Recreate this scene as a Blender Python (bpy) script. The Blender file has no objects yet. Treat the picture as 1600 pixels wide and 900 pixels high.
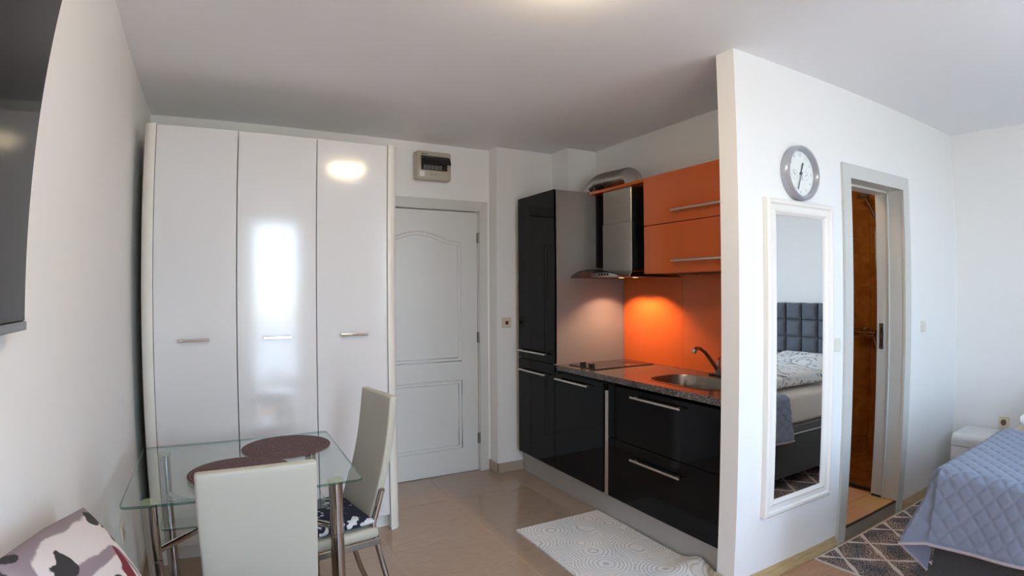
import bpy, bmesh, math, random
from mathutils import Vector, Matrix, noise

random.seed(7)
PI = math.pi
scene = bpy.context.scene
COL = scene.collection

# ------------------------------------------------------------------ camera
# phone wide-angle lens: measured barrel distortion kept as a lens polynomial
cam_data = bpy.data.cameras.new('camera')
cam_data.type = 'PANO'
cam_data.panorama_type = 'FISHEYE_LENS_POLYNOMIAL'
cam_data.sensor_fit = 'HORIZONTAL'
cam_data.sensor_width = 36.0
cam_data.sensor_height = 20.25
cam_data.fisheye_fov = 3.1
cam_data.fisheye_polynomial_k0 = 0.0
cam_data.fisheye_polynomial_k1 = -5.08246537e-02
cam_data.fisheye_polynomial_k2 = -2.96535578e-04
cam_data.fisheye_polynomial_k3 = 7.41121971e-05
cam_data.fisheye_polynomial_k4 = -2.33072400e-06
cam = bpy.data.objects.new('camera', cam_data)
COL.objects.link(cam)
R = ((0.87886962, 0.47705203, 0.00309128), (-0.4770337, 0.87886959, -0.00520514), (-0.00519995, 0.0031, 0.99998168))
CP = (0.4517, -4.0209, 1.4645)
cam.matrix_world = Matrix(((R[0][0], R[0][2], -R[0][1], CP[0]), (R[1][0], R[1][2], -R[1][1], CP[1]),
                           (R[2][0], R[2][2], -R[2][1], CP[2]), (0, 0, 0, 1)))
scene.camera = cam

# ------------------------------------------------------------------ world, daylight, exposure
world = bpy.data.worlds.new('daylight'); scene.world = world
world.use_nodes = True
wn = world.node_tree.nodes; wl = world.node_tree.links; wn.clear()
w_out = wn.new('ShaderNodeOutputWorld'); w_bg = wn.new('ShaderNodeBackground')
w_tc = wn.new('ShaderNodeTexCoord'); w_sep = wn.new('ShaderNodeSeparateXYZ'); w_map = wn.new('ShaderNodeMapRange')
w_ramp = wn.new('ShaderNodeValToRGB')
w_map.inputs['From Min'].default_value = -1; w_map.inputs['From Max'].default_value = 1
wl.new(w_tc.outputs['Generated'], w_sep.inputs[0]); wl.new(w_sep.outputs['Z'], w_map.inputs['Value'])
wl.new(w_map.outputs['Result'], w_ramp.inputs['Fac']); wl.new(w_ramp.outputs['Color'], w_bg.inputs['Color'])
wl.new(w_bg.outputs[0], w_out.inputs['Surface'])
cr = w_ramp.color_ramp
cr.elements[0].position = 0.0; cr.elements[0].color = (0.42, 0.41, 0.36, 1)
cr.elements[1].position = 1.0; cr.elements[1].color = (0.30, 0.54, 1.0, 1)
for p, c in ((0.47, (0.50, 0.52, 0.46, 1)), (0.515, (0.72, 0.86, 1.0, 1)), (0.68, (0.52, 0.73, 1.0, 1))):
    e = cr.elements.new(p); e.color = c
w_bg.inputs['Strength'].default_value = 15.5
for n_, (x0, x1, z0, z1) in enumerate(((0.80, 1.44, 0.06, 2.40), (2.68, 3.72, 0.86, 2.40))):
    ld = bpy.data.lights.new('window_portal', 'AREA'); ld.shape = 'RECTANGLE'
    ld.size = x1 - x0; ld.size_y = z1 - z0; ld.cycles.is_portal = True
    lo = bpy.data.objects.new('window_portal', ld); COL.objects.link(lo)
    lo.location = ((x0 + x1) / 2, -5.33, (z0 + z1) / 2); lo.rotation_euler = (PI / 2, 0, 0)

sun_d = bpy.data.lights.new('sun', 'SUN'); sun_d.energy = 32.0; sun_d.angle = math.radians(0.6); sun_d.color = (1.0, 0.97, 0.93)
sun = bpy.data.objects.new('sun', sun_d); COL.objects.link(sun)
sun.rotation_euler = Vector((-0.16, 0.46, -0.87)).to_track_quat('-Z', 'Y').to_euler()

scene.view_settings.view_transform = 'Standard'
scene.view_settings.look = 'None'
scene.view_settings.gamma = 1.0
scene.view_settings.use_curve_mapping = False
scene.view_settings.exposure = 0.36
scene.render.engine = 'CYCLES'
scene.cycles.use_denoising = True
scene.cycles.max_bounces = 14
scene.cycles.diffuse_bounces = 7
scene.cycles.glossy_bounces = 6
scene.cycles.transparent_max_bounces = 16
scene.cycles.sample_clamp_indirect = 6.0
scene.cycles.blur_glossy = 0.0
scene.cycles.caustics_reflective = False
scene.cycles.caustics_refractive = False

# ------------------------------------------------------------------ helpers
MW = {}      # object name -> world matrix of the frame its mesh is built in


def lin(r, g, b):
    f = lambda c: (c / 255) / 12.92 if c <= 10 else (((c / 255) + 0.055) / 1.055) ** 2.4
    return (f(r), f(g), f(b), 1)


def mat(name, color, rough=0.5, metal=0.0, coat=0.0, spec=0.5, emit=None, estr=0.0, sheen=0.0):
    m = bpy.data.materials.new(name); m.use_nodes = True
    b = m.node_tree.nodes['Principled BSDF']
    b.inputs['Base Color'].default_value = color
    b.inputs['Roughness'].default_value = rough
    b.inputs['Metallic'].default_value = metal
    b.inputs['Coat Weight'].default_value = coat
    b.inputs['Coat Roughness'].default_value = 0.03
    b.inputs['Specular IOR Level'].default_value = spec
    b.inputs['Sheen Weight'].default_value = sheen
    if emit:
        b.inputs['Emission Color'].default_value = emit
        b.inputs['Emission Strength'].default_value = estr
    return m


def nodes(m):
    nt = m.node_tree
    return nt.nodes, nt.links, nt.nodes['Principled BSDF']


def coords(m, kind='Object', scale=(1, 1, 1), rot=(0, 0, 0)):
    n, l, b = nodes(m)
    mp = n.new('ShaderNodeMapping')
    mp.inputs['Scale'].default_value = scale; mp.inputs['Rotation'].default_value = rot
    if kind == 'Position':
        g = n.new('ShaderNodeNewGeometry'); l.new(g.outputs['Position'], mp.inputs[0])
    else:
        t = n.new('ShaderNodeTexCoord'); l.new(t.outputs[kind], mp.inputs[0])
    return mp.outputs[0]


def ramp(m, fac, stops, interp='LINEAR'):
    n, l, b = nodes(m)
    r = n.new('ShaderNodeValToRGB'); r.color_ramp.interpolation = interp
    el = r.color_ramp.elements
    el[0].position, el[0].color = stops[0]; el[1].position, el[1].color = stops[-1]
    for p, c in stops[1:-1]:
        e = el.new(p); e.color = c
    l.new(fac, r.inputs[0]); return r.outputs[0]


def noise_tex(m, vec, scale, detail=3, rough=0.5, dist=0.0):
    n, l, b = nodes(m)
    t = n.new('ShaderNodeTexNoise'); l.new(vec, t.inputs['Vector'])
    t.inputs['Scale'].default_value = scale; t.inputs['Detail'].default_value = detail
    t.inputs['Roughness'].default_value = rough; t.inputs['Distortion'].default_value = dist
    return t


def vor(m, vec, scale, feature='F1', rnd=1.0):
    n, l, b = nodes(m)
    t = n.new('ShaderNodeTexVoronoi'); l.new(vec, t.inputs['Vector']); t.feature = feature
    t.inputs['Scale'].default_value = scale; t.inputs['Randomness'].default_value = rnd
    return t


def bump(m, height, strength=0.2, dist=0.01):
    n, l, b = nodes(m)
    t = n.new('ShaderNodeBump'); t.inputs['Strength'].default_value = strength; t.inputs['Distance'].default_value = dist
    l.new(height, t.inputs['Height']); l.new(t.outputs[0], b.inputs['Normal'])


def maths(m, op, a, c=None):
    n, l, b = nodes(m)
    t = n.new('ShaderNodeMath'); t.operation = op
    for i, v in enumerate((a, c)):
        if v is None: continue
        if isinstance(v, (int, float)): t.inputs[i].default_value = v
        else: l.new(v, t.inputs[i])
    return t.outputs[0]


def sep(m, vec):
    n, l, b = nodes(m)
    t = n.new('ShaderNodeSeparateXYZ'); l.new(vec, t.inputs[0]); return t.outputs


def setcol(m, out):
    n, l, b = nodes(m); l.new(out, b.inputs['Base Color'])


def obj(name, bm, m, parent=None, smooth=False, angle=40):
    bmesh.ops.recalc_face_normals(bm, faces=bm.faces)
    if smooth:
        ca = math.radians(angle)
        for f in bm.faces: f.smooth = True
        for e in bm.edges:
            if len(e.link_faces) == 2 and e.calc_face_angle(0) > ca: e.smooth = False
    me = bpy.data.meshes.new(name)
    M = MW.get(parent.name) if parent else None
    if M is not None:
        bm.transform(M.inverted())
    bm.to_mesh(me); bm.free()
    for mm in (m if isinstance(m, (list, tuple)) else [m]): me.materials.append(mm)
    o = bpy.data.objects.new(name, me); COL.objects.link(o)
    if parent:
        o.parent = parent; MW[o.name] = M if M is not None else Matrix()
    else:
        MW[o.name] = Matrix()
    return o


def tag(o, label, cat, group=None):
    o['label'] = label; o['category'] = cat
    if group: o['group'] = group
    return o


def thing(name, label, cat, loc=(0, 0, 0), rz=0.0, group=None):
    o = bpy.data.objects.new(name, None); COL.objects.link(o)
    o.empty_display_size = 0.1
    o.location = loc; o.rotation_euler = (0, 0, rz)
    MW[o.name] = Matrix.Translation(loc) @ Matrix.Rotation(rz, 4, 'Z')
    return tag(o, label, cat, group)


def struct(o, label=None):
    o['kind'] = 'structure'
    if label: o['label'] = label
    return o


def sroot(name, label=None):
    o = bpy.data.objects.new(name, None); COL.objects.link(o)
    MW[o.name] = Matrix(); o['kind'] = 'structure'
    if label: o['label'] = label
    return o


def B(*boxes, bevel=0.0, seg=2):
    """bmesh of axis-aligned boxes (x0,x1,y0,y1,z0,z1)"""
    bm = bmesh.new()
    for b in boxes: add_box(bm, *b, bevel=bevel, seg=seg)
    return bm


def add_box(bm, x0, x1, y0, y1, z0, z1, bevel=0.0, seg=2):
    x0, x1 = sorted((x0, x1)); y0, y1 = sorted((y0, y1)); z0, z1 = sorted((z0, z1))
    v = [bm.verts.new(p) for p in ((x0, y0, z0), (x1, y0, z0), (x1, y1, z0), (x0, y1, z0), (x0, y0, z1), (x1, y0, z1), (x1, y1, z1), (x0, y1, z1))]
    fs = [bm.faces.new([v[i] for i in q]) for q in ((3, 2, 1, 0), (4, 5, 6, 7), (0, 1, 5, 4), (1, 2, 6, 5), (2, 3, 7, 6), (3, 0, 4, 7))]
    if bevel > 0:
        es = list({e for f in fs for e in f.edges})
        bmesh.ops.bevel(bm, geom=es, offset=bevel, segments=seg, affect='EDGES', profile=0.5)


def add_prism(bm, pts, axis, a0, a1):
    """closed outline in the plane across `axis`, swept from a0 to a1"""
    def P(p, a):
        return {'X': (a, p[0], p[1]), 'Y': (p[0], a, p[1]), 'Z': (p[0], p[1], a)}[axis]
    lo = [bm.verts.new(P(p, a0)) for p in pts]; hi = [bm.verts.new(P(p, a1)) for p in pts]
    bm.faces.new(lo[::-1]); bm.faces.new(hi)
    n = len(pts)
    for i in range(n):
        bm.faces.new((lo[i], lo[(i + 1) % n], hi[(i + 1) % n], hi[i]))


def add_tube(bm, pts, r, seg=12, cap=True, closed=False):
    pts = [Vector(p) for p in pts]; n = len(pts)
    rad = r if isinstance(r, (list, tuple)) else [r] * n
    rings = []; up = None
    for i, p in enumerate(pts):
        if closed: t = (pts[(i + 1) % n] - pts[i - 1]).normalized()
        elif i == 0: t = (pts[1] - p).normalized()
        elif i == n - 1: t = (p - pts[i - 1]).normalized()
        else: t = ((pts[i + 1] - p).normalized() + (p - pts[i - 1]).normalized()).normalized()
        if up is None:
            up = Vector((0, 0, 1)) if abs(t.z) < 0.9 else Vector((1, 0, 0))
        a = t.cross(up).normalized(); b = a.cross(t).normalized(); up = b
        rings.append([bm.verts.new(p + (a * math.cos(2 * PI * k / seg) + b * math.sin(2 * PI * k / seg)) * rad[i]) for k in range(seg)])
    m = n if closed else n - 1
    for i in range(m):
        A, C = rings[i], rings[(i + 1) % n]
        for k in range(seg):
            bm.faces.new((A[k], A[(k + 1) % seg], C[(k + 1) % seg], C[k]))
    if cap and not closed:
        bm.faces.new(rings[0][::-1]); bm.faces.new(rings[-1])


def add_lathe(bm, prof, center, axis='Z', seg=32):
    """prof: (radius, height) pairs along the axis, closed at both ends when the radius is 0"""
    c = Vector(center); rings = []
    for r, h in prof:
        ring = []
        if r <= 1e-6:
            p = {'Z': (0, 0, h), 'X': (h, 0, 0), 'Y': (0, h, 0)}[axis]
            rings.append([bm.verts.new(c + Vector(p))]); continue
        for k in range(seg):
            a = 2 * PI * k / seg; x, y = r * math.cos(a), r * math.sin(a)
            p = {'Z': (x, y, h), 'X': (h, x, y), 'Y': (x, h, y)}[axis]
            ring.append(bm.verts.new(c + Vector(p)))
        rings.append(ring)
    for A, C in zip(rings, rings[1:]):
        if len(A) == 1 and len(C) == 1: continue
        for k in range(seg):
            q = [A[k % len(A)], A[(k + 1) % seg % len(A)], C[(k + 1) % seg % len(C)], C[k % len(C)]]
            q = list(dict.fromkeys(q))
            if len(q) > 2: bm.faces.new(q)
    for E in (rings[0], rings[-1]):
        if len(E) > 1: bm.faces.new(E)


def add_sheet(bm, nx, ny, top, thick):
    """closed slab over a grid; top(u,v) gives the upper point, the lower lies thick below"""
    T = [[bm.verts.new(top(i / nx, j / ny)) for j in range(ny + 1)] for i in range(nx + 1)]
    Lo = [[bm.verts.new(Vector(T[i][j].co) - Vector((0, 0, thick))) for j in range(ny + 1)] for i in range(nx + 1)]
    for i in range(nx):
        for j in range(ny):
            bm.faces.new((T[i][j], T[i + 1][j], T[i + 1][j + 1], T[i][j + 1]))
            bm.faces.new((Lo[i][j], Lo[i][j + 1], Lo[i + 1][j + 1], Lo[i + 1][j]))
    for i in range(nx):
        bm.faces.new((T[i][0], Lo[i][0], Lo[i + 1][0], T[i + 1][0])); bm.faces.new((T[i][ny], T[i + 1][ny], Lo[i + 1][ny], Lo[i][ny]))
    for j in range(ny):
        bm.faces.new((T[0][j], T[0][j + 1], Lo[0][j + 1], Lo[0][j])); bm.faces.new((T[nx][j], Lo[nx][j], Lo[nx][j + 1], T[nx][j + 1]))


def add_pillow(bm, w, d, h, M=None, n=20, p=3.0, seam=0.0, wob=0.0, seed=0, pinch=0.04):
    """a stuffed cushion w x d, swelling h/2 to each side of z=0"""
    M = M or Matrix()
    g = [[None] * (n + 1) for _ in range(n + 1)]; g2 = [[None] * (n + 1) for _ in range(n + 1)]
    for i in range(n + 1):
        for j in range(n + 1):
            x = math.sin((i / n - 0.5) * PI); y = math.sin((j / n - 0.5) * PI)
            k = ((1 - abs(x) ** p) * (1 - abs(y) ** p)) ** 0.5
            sx = x * w / 2 * (1 - pinch * (1 - abs(y)) * (abs(x) > 0.5)); sy = y * d / 2 * (1 - pinch * (1 - abs(x)) * (abs(y) > 0.5))
            wb = noise.noise(Vector((x * 2.1 + seed, y * 2.1, seed))) * wob * k
            up = bm.verts.new(M @ Vector((sx, sy, h / 2 * k + seam + wb)))
            g[i][j] = up
            edge = i in (0, n) or j in (0, n)
            g2[i][j] = up if edge and seam == 0 else bm.verts.new(M @ Vector((sx, sy, -h / 2 * k - seam + wb * 0.3)))
    for i in range(n):
        for j in range(n):
            bm.faces.new((g[i][j], g[i + 1][j], g[i + 1][j + 1], g[i][j + 1]))
            bm.faces.new((g2[i][j], g2[i][j + 1], g2[i + 1][j + 1], g2[i + 1][j]))
    if seam:
        ring = [(i, 0) for i in range(n)] + [(n, j) for j in range(n)] + [(n - i, n) for i in range(n)] + [(0, n - j) for j in range(n)]
        for k in range(len(ring)):
            a, b = ring[k], ring[(k + 1) % len(ring)]
            bm.faces.new((g[a[0]][a[1]], g2[a[0]][a[1]], g2[b[0]][b[1]], g[b[0]][b[1]]))


def rrect(x0, x1, y0, y1, r, n=6):
    pts = []
    for cx, cy, a in ((x1 - r, y1 - r, 0), (x0 + r, y1 - r, PI / 2), (x0 + r, y0 + r, PI), (x1 - r, y0 + r, 1.5 * PI)):
        for k in range(n + 1):
            t = a + PI / 2 * k / n; pts.append((cx + r * math.cos(t), cy + r * math.sin(t)))
    return pts


def text_bm(s, size, M):
    c = bpy.data.curves.new('lettering', 'FONT'); c.body = s; c.size = size; c.align_x = 'CENTER'; c.align_y = 'CENTER'
    c.extrude = 0.0004; c.resolution_u = 2
    t = bpy.data.objects.new('lettering', c); COL.objects.link(t)
    dg = bpy.context.evaluated_depsgraph_get(); dg.update()
    me = bpy.data.meshes.new_from_object(t.evaluated_get(dg))
    me.transform(M)
    bpy.data.objects.remove(t); bpy.data.curves.remove(c)
    return me


# ------------------------------------------------------------------ materials
def painted(name, c, rough=0.75, s=0.05):
    m = mat(name, c, rough, spec=0.3)
    v = coords(m, 'Position'); t = noise_tex(m, v, 60, 4); bump(m, t.outputs[0], s, 0.002)
    return m

M_wall = painted('white_wall_paint', (0.85, 0.845, 0.84, 1))
M_ceil = painted('ceiling_paint', (0.85, 0.855, 0.87, 1))
M_trimw = mat('grey_white_door_foil', (0.60, 0.60, 0.575, 1), 0.35)
M_doorw = mat('door_leaf_paint', (0.66, 0.66, 0.64, 1), 0.38)
M_hinge = mat('hinge_metal', (0.30, 0.28, 0.26, 1), 0.35, 1.0)
M_dark = mat('dark_gap', (0.015, 0.014, 0.014, 1), 0.7)
M_grout = mat('grout', (0.56, 0.47, 0.38, 1), 0.8)

M_tile = mat('beige_polished_tile', (0.30, 0.23, 0.175, 1), 0.06, spec=0.7)
v = coords(M_tile, 'Position', (2.0, 14.0, 1), (0, 0, math.radians(-38)))
t = noise_tex(M_tile, v, 6, 5, 0.6, 0.4)
setcol(M_tile, ramp(M_tile, t.outputs[0], [(0.3, (0.340, 0.246, 0.182, 1)), (0.7, (0.405, 0.300, 0.228, 1))]))
M_skirt = mat('tile_skirting', (0.42, 0.36, 0.29, 1), 0.15)

M_lam = mat('laminate_oak', (0.42, 0.24, 0.14, 1), 0.38)
v = coords(M_lam, 'Position', (1.2, 26, 1)); t = noise_tex(M_lam, v, 4, 6, 0.62, 0.8)
setcol(M_lam, ramp(M_lam, t.outputs[0], [(0.25, (0.33, 0.175, 0.10, 1)), (0.55, (0.45, 0.265, 0.165, 1)), (0.8, (0.53, 0.33, 0.21, 1))]))
M_wbase = mat('oak_baseboard', (0.50, 0.37, 0.20, 1), 0.4)
v = coords(M_wbase, 'Position', (3, 3, 40)); t = noise_tex(M_wbase, v, 3, 4)
setcol(M_wbase, ramp(M_wbase, t.outputs[0], [(0.3, (0.43, 0.30, 0.155, 1)), (0.7, (0.58, 0.44, 0.25, 1))]))

M_wgloss = mat('white_high_gloss', (0.73, 0.725, 0.735, 1), 0.11, spec=0.75)
v = coords(M_wgloss, 'Position'); t = noise_tex(M_wgloss, v, 38, 2); bump(M_wgloss, t.outputs[0], 0.05, 0.002)
M_wmatt = mat('cream_white_side', (0.80, 0.78, 0.73, 1), 0.3)
M_chrome = mat('chrome', (0.62, 0.60, 0.58, 1), 0.07, 1.0)
M_chromed = mat('smoky_chrome_tube', (0.46, 0.43, 0.41, 1), 0.10, 1.0)
M_steelh = mat('brushed_handle', (0.62, 0.58, 0.53, 1), 0.28, 1.0)
M_black = mat('black_high_gloss', (0.005, 0.005, 0.006, 1), 0.04, spec=0.15)
M_blackm = mat('black_melamine', (0.012, 0.011, 0.010, 1), 0.45)
M_greyp = mat('aluminium_grey_panel', (0.235, 0.222, 0.215, 1), 0.38, 0.15)
M_plinth = mat('silver_plinth', (0.46, 0.44, 0.42, 1), 0.35, 0.15)
M_orange = mat('orange_high_gloss', (0.62, 0.135, 0.030, 1), 0.06, coat=0.05)
v = coords(M_orange, 'Position'); t = noise_tex(M_orange, v, 420, 2)
setcol(M_orange, ramp(M_orange, t.outputs[0], [(0.35, (0.48, 0.090, 0.017, 1)), (0.65, (0.58, 0.120, 0.025, 1))]))
M_orangeb = mat('orange_glass_backsplash', (0.72, 0.135, 0.022, 1), 0.22, coat=0.25)
M_steel = mat('brushed_steel', (0.52, 0.49, 0.45, 1), 0.30, 1.0)
v = coords(M_steel, 'Position', (1, 1, 60)); t = noise_tex(M_steel, v, 8, 3); bump(M_steel, t.outputs[0], 0.04, 0.001)
M_alu = mat('crinkled_aluminium', (0.60, 0.56, 0.52, 1), 0.22, 1.0)
M_sink = mat('sink_steel', (0.33, 0.29, 0.25, 1), 0.24, 1.0)
M_granite = mat('speckled_granite_laminate', (0.1, 0.08, 0.07, 1), 0.13, spec=0.75)
v = coords(M_granite, 'Position'); t1 = vor(M_granite, v, 300); t2 = noise_tex(M_granite, v, 240, 3)
c1 = ramp(M_granite, t2.outputs[0], [(0.40, (0.010, 0.008, 0.008, 1)), (0.50, (0.055, 0.040, 0.035, 1)), (0.60, (0.15, 0.12, 0.11, 1)), (0.70, (0.42, 0.38, 0.36, 1))])
setcol(M_granite, c1)
M_blackglass = mat('black_ceramic_glass', (0.010, 0.008, 0.008, 1), 0.05)
M_plastic_b = mat('black_plastic', (0.008, 0.008, 0.008, 1), 0.5, spec=0.3)
M_cream = mat('cream_plastic', (0.70, 0.63, 0.50, 1), 0.35)
M_whitep = mat('white_plastic', (0.80, 0.79, 0.76, 1), 0.35)
M_creamsw = mat('ivory_switch_plastic', (0.74, 0.72, 0.64, 1), 0.35)
M_sockb = mat('brown_socket_well', (0.17, 0.11, 0.06, 1), 0.5)
M_red = mat('dark_red_plastic', (0.16, 0.012, 0.010, 1), 0.3)
M_beigebox = mat('beige_fuse_box_plastic', (0.47, 0.43, 0.35, 1), 0.4)
M_breaker = mat('grey_breaker_plastic', (0.16, 0.155, 0.14, 1), 0.4)
M_smoke = mat('smoked_flap_plastic', (0.012, 0.012, 0.011, 1), 0.12)

def thin_glass(name, tint, ior=1.5, edge=None):
    m = bpy.data.materials.new(name); m.use_nodes = True
    n = m.node_tree.nodes; l = m.node_tree.links; n.clear()
    o = n.new('ShaderNodeOutputMaterial'); mx = n.new('ShaderNodeMixShader')
    geo = n.new('ShaderNodeNewGeometry'); dot = n.new('ShaderNodeVectorMath'); dot.operation = 'DOT_PRODUCT'
    l.new(geo.outputs['Normal'], dot.inputs[0]); l.new(geo.outputs['Incoming'], dot.inputs[1])
    def mth(op, a, c=None):
        t = n.new('ShaderNodeMath'); t.operation = op
        for i, v in enumerate((a, c)):
            if v is None: continue
            if isinstance(v, (int, float)): t.inputs[i].default_value = v
            else: l.new(v, t.inputs[i])
        return t.outputs[0]
    f0 = ((ior - 1) / (ior + 1)) ** 2
    sch = mth('ADD', mth('MULTIPLY', mth('POWER', mth('SUBTRACT', 1.0, mth('ABSOLUTE', dot.outputs['Value'])), 5.0), 1 - f0), f0)
    tr = n.new('ShaderNodeBsdfTransparent'); gl = n.new('ShaderNodeBsdfGlossy')
    tr.inputs['Color'].default_value = tint; gl.inputs['Roughness'].default_value = 0.02
    l.new(sch, mx.inputs[0]); l.new(tr.outputs[0], mx.inputs[1]); l.new(gl.outputs[0], mx.inputs[2]); l.new(mx.outputs[0], o.inputs[0])
    return m

M_glass = thin_glass('table_glass', (0.92, 0.965, 0.95, 1), 1.5)
M_glassedge = thin_glass('green_glass_edge', (0.34, 0.50, 0.45, 1), 1.5)
M_pane = thin_glass('window_glass', (0.97, 0.98, 0.97, 1), 1.3)
M_hoodglass = thin_glass('smoky_hood_glass', (0.50, 0.52, 0.53, 1), 1.5)
M_shower = thin_glass('shower_glass', (0.93, 0.92, 0.88, 1), 1.25)

M_mirror = mat('mirror_silver', (0.90, 0.92, 0.92, 1), 0.0, 1.0)
M_mframe = mat('cream_white_frame_paint', (0.82, 0.79, 0.75, 1), 0.35)
M_clockm = mat('clock_grey_metal', (0.42, 0.43, 0.48, 1), 0.28, 0.45)
M_dial = mat('clock_dial', (0.82, 0.85, 0.84, 1), 0.5)
M_ink = mat('dial_ink', (0.12, 0.14, 0.16, 1), 0.5)
M_inkl = mat('dial_faint_ink', (0.42, 0.46, 0.48, 1), 0.5)
M_tvs = mat('tv_screen', (0.010, 0.010, 0.012, 1), 0.06, spec=0.30)
M_tvb = mat('tv_bezel', (0.02, 0.02, 0.022, 1), 0.3)
M_tvc = mat('tv_silver_chin', (0.20, 0.205, 0.21, 1), 0.35, 0.4)
M_darkmetal = mat('dull_grey_metal', (0.26, 0.25, 0.24, 1), 0.32, 0.9)
M_leather = mat('cream_leatherette', (0.47, 0.45, 0.385, 1), 0.45)
v = coords(M_leather, 'Object'); t = vor(M_leather, v, 260); bump(M_leather, t.outputs[0], 0.10, 0.001)

M_mat = mat('plum_brown_woven', (0.09, 0.045, 0.045, 1), 0.8)
v = coords(M_mat, 'Object'); s_ = sep(M_mat, v)
rr = maths(M_mat, 'SQRT', maths(M_mat, 'ADD', maths(M_mat, 'MULTIPLY', s_[0], s_[0]), maths(M_mat, 'MULTIPLY', s_[1], s_[1])))
w_ = maths(M_mat, 'SINE', maths(M_mat, 'MULTIPLY', rr, 560.0))
t = noise_tex(M_mat, v, 150, 3)
h_ = maths(M_mat, 'ADD', maths(M_mat, 'MULTIPLY', w_, 0.22), t.outputs[0])
setcol(M_mat, ramp(M_mat, h_, [(0.25, (0.030, 0.013, 0.017, 1)), (0.55, (0.105, 0.052, 0.054, 1)), (0.85, (0.27, 0.17, 0.17, 1))]))
bump(M_mat, h_, 0.5, 0.002)

M_navy = mat('navy_floral_cotton', (0.01, 0.012, 0.04, 1), 0.85)
v = coords(M_navy, 'Object'); t = noise_tex(M_navy, v, 13, 3, 0.55, 1.6); t2 = vor(M_navy, v, 17)
c_ = maths(M_navy, 'ADD', maths(M_navy, 'MULTIPLY', t.outputs[0], 0.9), maths(M_navy, 'MULTIPLY', t2.outputs[0], 0.35))
setcol(M_navy, ramp(M_navy, c_, [(0.0, (0.62, 0.62, 0.66, 1)), (0.405, (0.50, 0.52, 0.62, 1)), (0.42, (0.06, 0.10, 0.32, 1)), (0.43, (0.008, 0.009, 0.035, 1)), (0.735, (0.007, 0.008, 0.03, 1)), (0.75, (0.60, 0.61, 0.66, 1)), (1.0, (0.65, 0.65, 0.68, 1))]))

def fabric(name, c, c2, s=320, rough=0.9):
    m = mat(name, c, rough, sheen=0.15)
    v = coords(m, 'Object'); t = noise_tex(m, v, s, 3, 0.7)
    setcol(m, ramp(m, t.outputs[0], [(0.3, c2), (0.7, c)])); bump(m, t.outputs[0], 0.25, 0.002)
    return m

M_quilt = fabric('dusty_blue_quilt', (0.200, 0.235, 0.325, 1), (0.165, 0.195, 0.28, 1), 500)
M_qbind = fabric('mauve_grey_binding', (0.40, 0.35, 0.38, 1), (0.33, 0.29, 0.33, 1), 400)
M_charc = fabric('charcoal_weave', (0.075, 0.077, 0.082, 1), (0.022, 0.023, 0.026, 1), 260)
M_head = fabric('slate_grey_tweed', (0.14, 0.155, 0.185, 1), (0.062, 0.07, 0.088, 1), 240)
M_mattr = fabric('cream_mattress_ticking', (0.66, 0.61, 0.56, 1), (0.58, 0.53, 0.48, 1), 120)
M_piping = mat('pale_grey_piping', (0.50, 0.50, 0.50, 1), 0.7)
M_btop = fabric('grey_topper_band', (0.11, 0.115, 0.12, 1), (0.06, 0.06, 0.065, 1), 300)
M_sofa = fabric('grey_sofa_cloth', (0.30, 0.28, 0.28, 1), (0.22, 0.21, 0.21, 1), 200)

M_floral = mat('white_cotton_grey_paisley', (0.75, 0.73, 0.72, 1), 0.85)
v = coords(M_floral, 'Object'); t = noise_tex(M_floral, v, 4.6, 2, 0.5, 2.0)
w_ = maths(M_floral, 'SINE', maths(M_floral, 'MULTIPLY', t.outputs[0], 24.0))
t3 = vor(M_floral, v, 6.0)
w2 = maths(M_floral, 'SINE', maths(M_floral, 'MULTIPLY', t3.outputs[0], 22.0))
w3 = maths(M_floral, 'MULTIPLY', maths(M_floral, 'ADD', w_, w2), 0.5)
setcol(M_floral, ramp(M_floral, w3, [(0.0, (0.78, 0.76, 0.74, 1)), (0.36, (0.75, 0.73, 0.72, 1)), (0.42, (0.11, 0.11, 0.13, 1)), (0.68, (0.17, 0.17, 0.19, 1)), (0.74, (0.72, 0.71, 0.70, 1)), (1.0, (0.70, 0.69, 0.68, 1))]))

# kitchen runner: white pile carved in fans of concentric arcs
M_krug = mat('white_carved_pile', (0.66, 0.63, 0.62, 1), 0.95)
v = coords(M_krug, 'Position')
t = vor(M_krug, v, 4.3, 'F1', 0.8)
nz = noise_tex(M_krug, v, 60, 3)
ring = maths(M_krug, 'SINE', maths(M_krug, 'ADD', maths(M_krug, 'MULTIPLY', t.outputs['Distance'], 84.0), maths(M_krug, 'MULTIPLY', nz.outputs[0], 1.8)))
big = noise_tex(M_krug, v, 3.2, 2)
n_, l_, b_ = nodes(M_krug)
ca = ramp(M_krug, ring, [(0.0, (0.86, 0.83, 0.81, 1)), (0.5, (0.83, 0.80, 0.78, 1)), (1.0, (0.58, 0.53, 0.50, 1))])
cb = ramp(M_krug, big.outputs[0], [(0.35, (0.86, 0.89, 0.92, 1)), (0.65, (1.0, 0.98, 0.96, 1))])
mx = n_.new('ShaderNodeMixRGB'); mx.blend_type = 'MULTIPLY'; mx.inputs[0].default_value = 1.0
l_.new(ca, mx.inputs[1]); l_.new(cb, mx.inputs[2]); setcol(M_krug, mx.outputs[0])
bump(M_krug, maths(M_krug, 'MULTIPLY', ring, -0.5), 0.35, 0.004)

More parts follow.
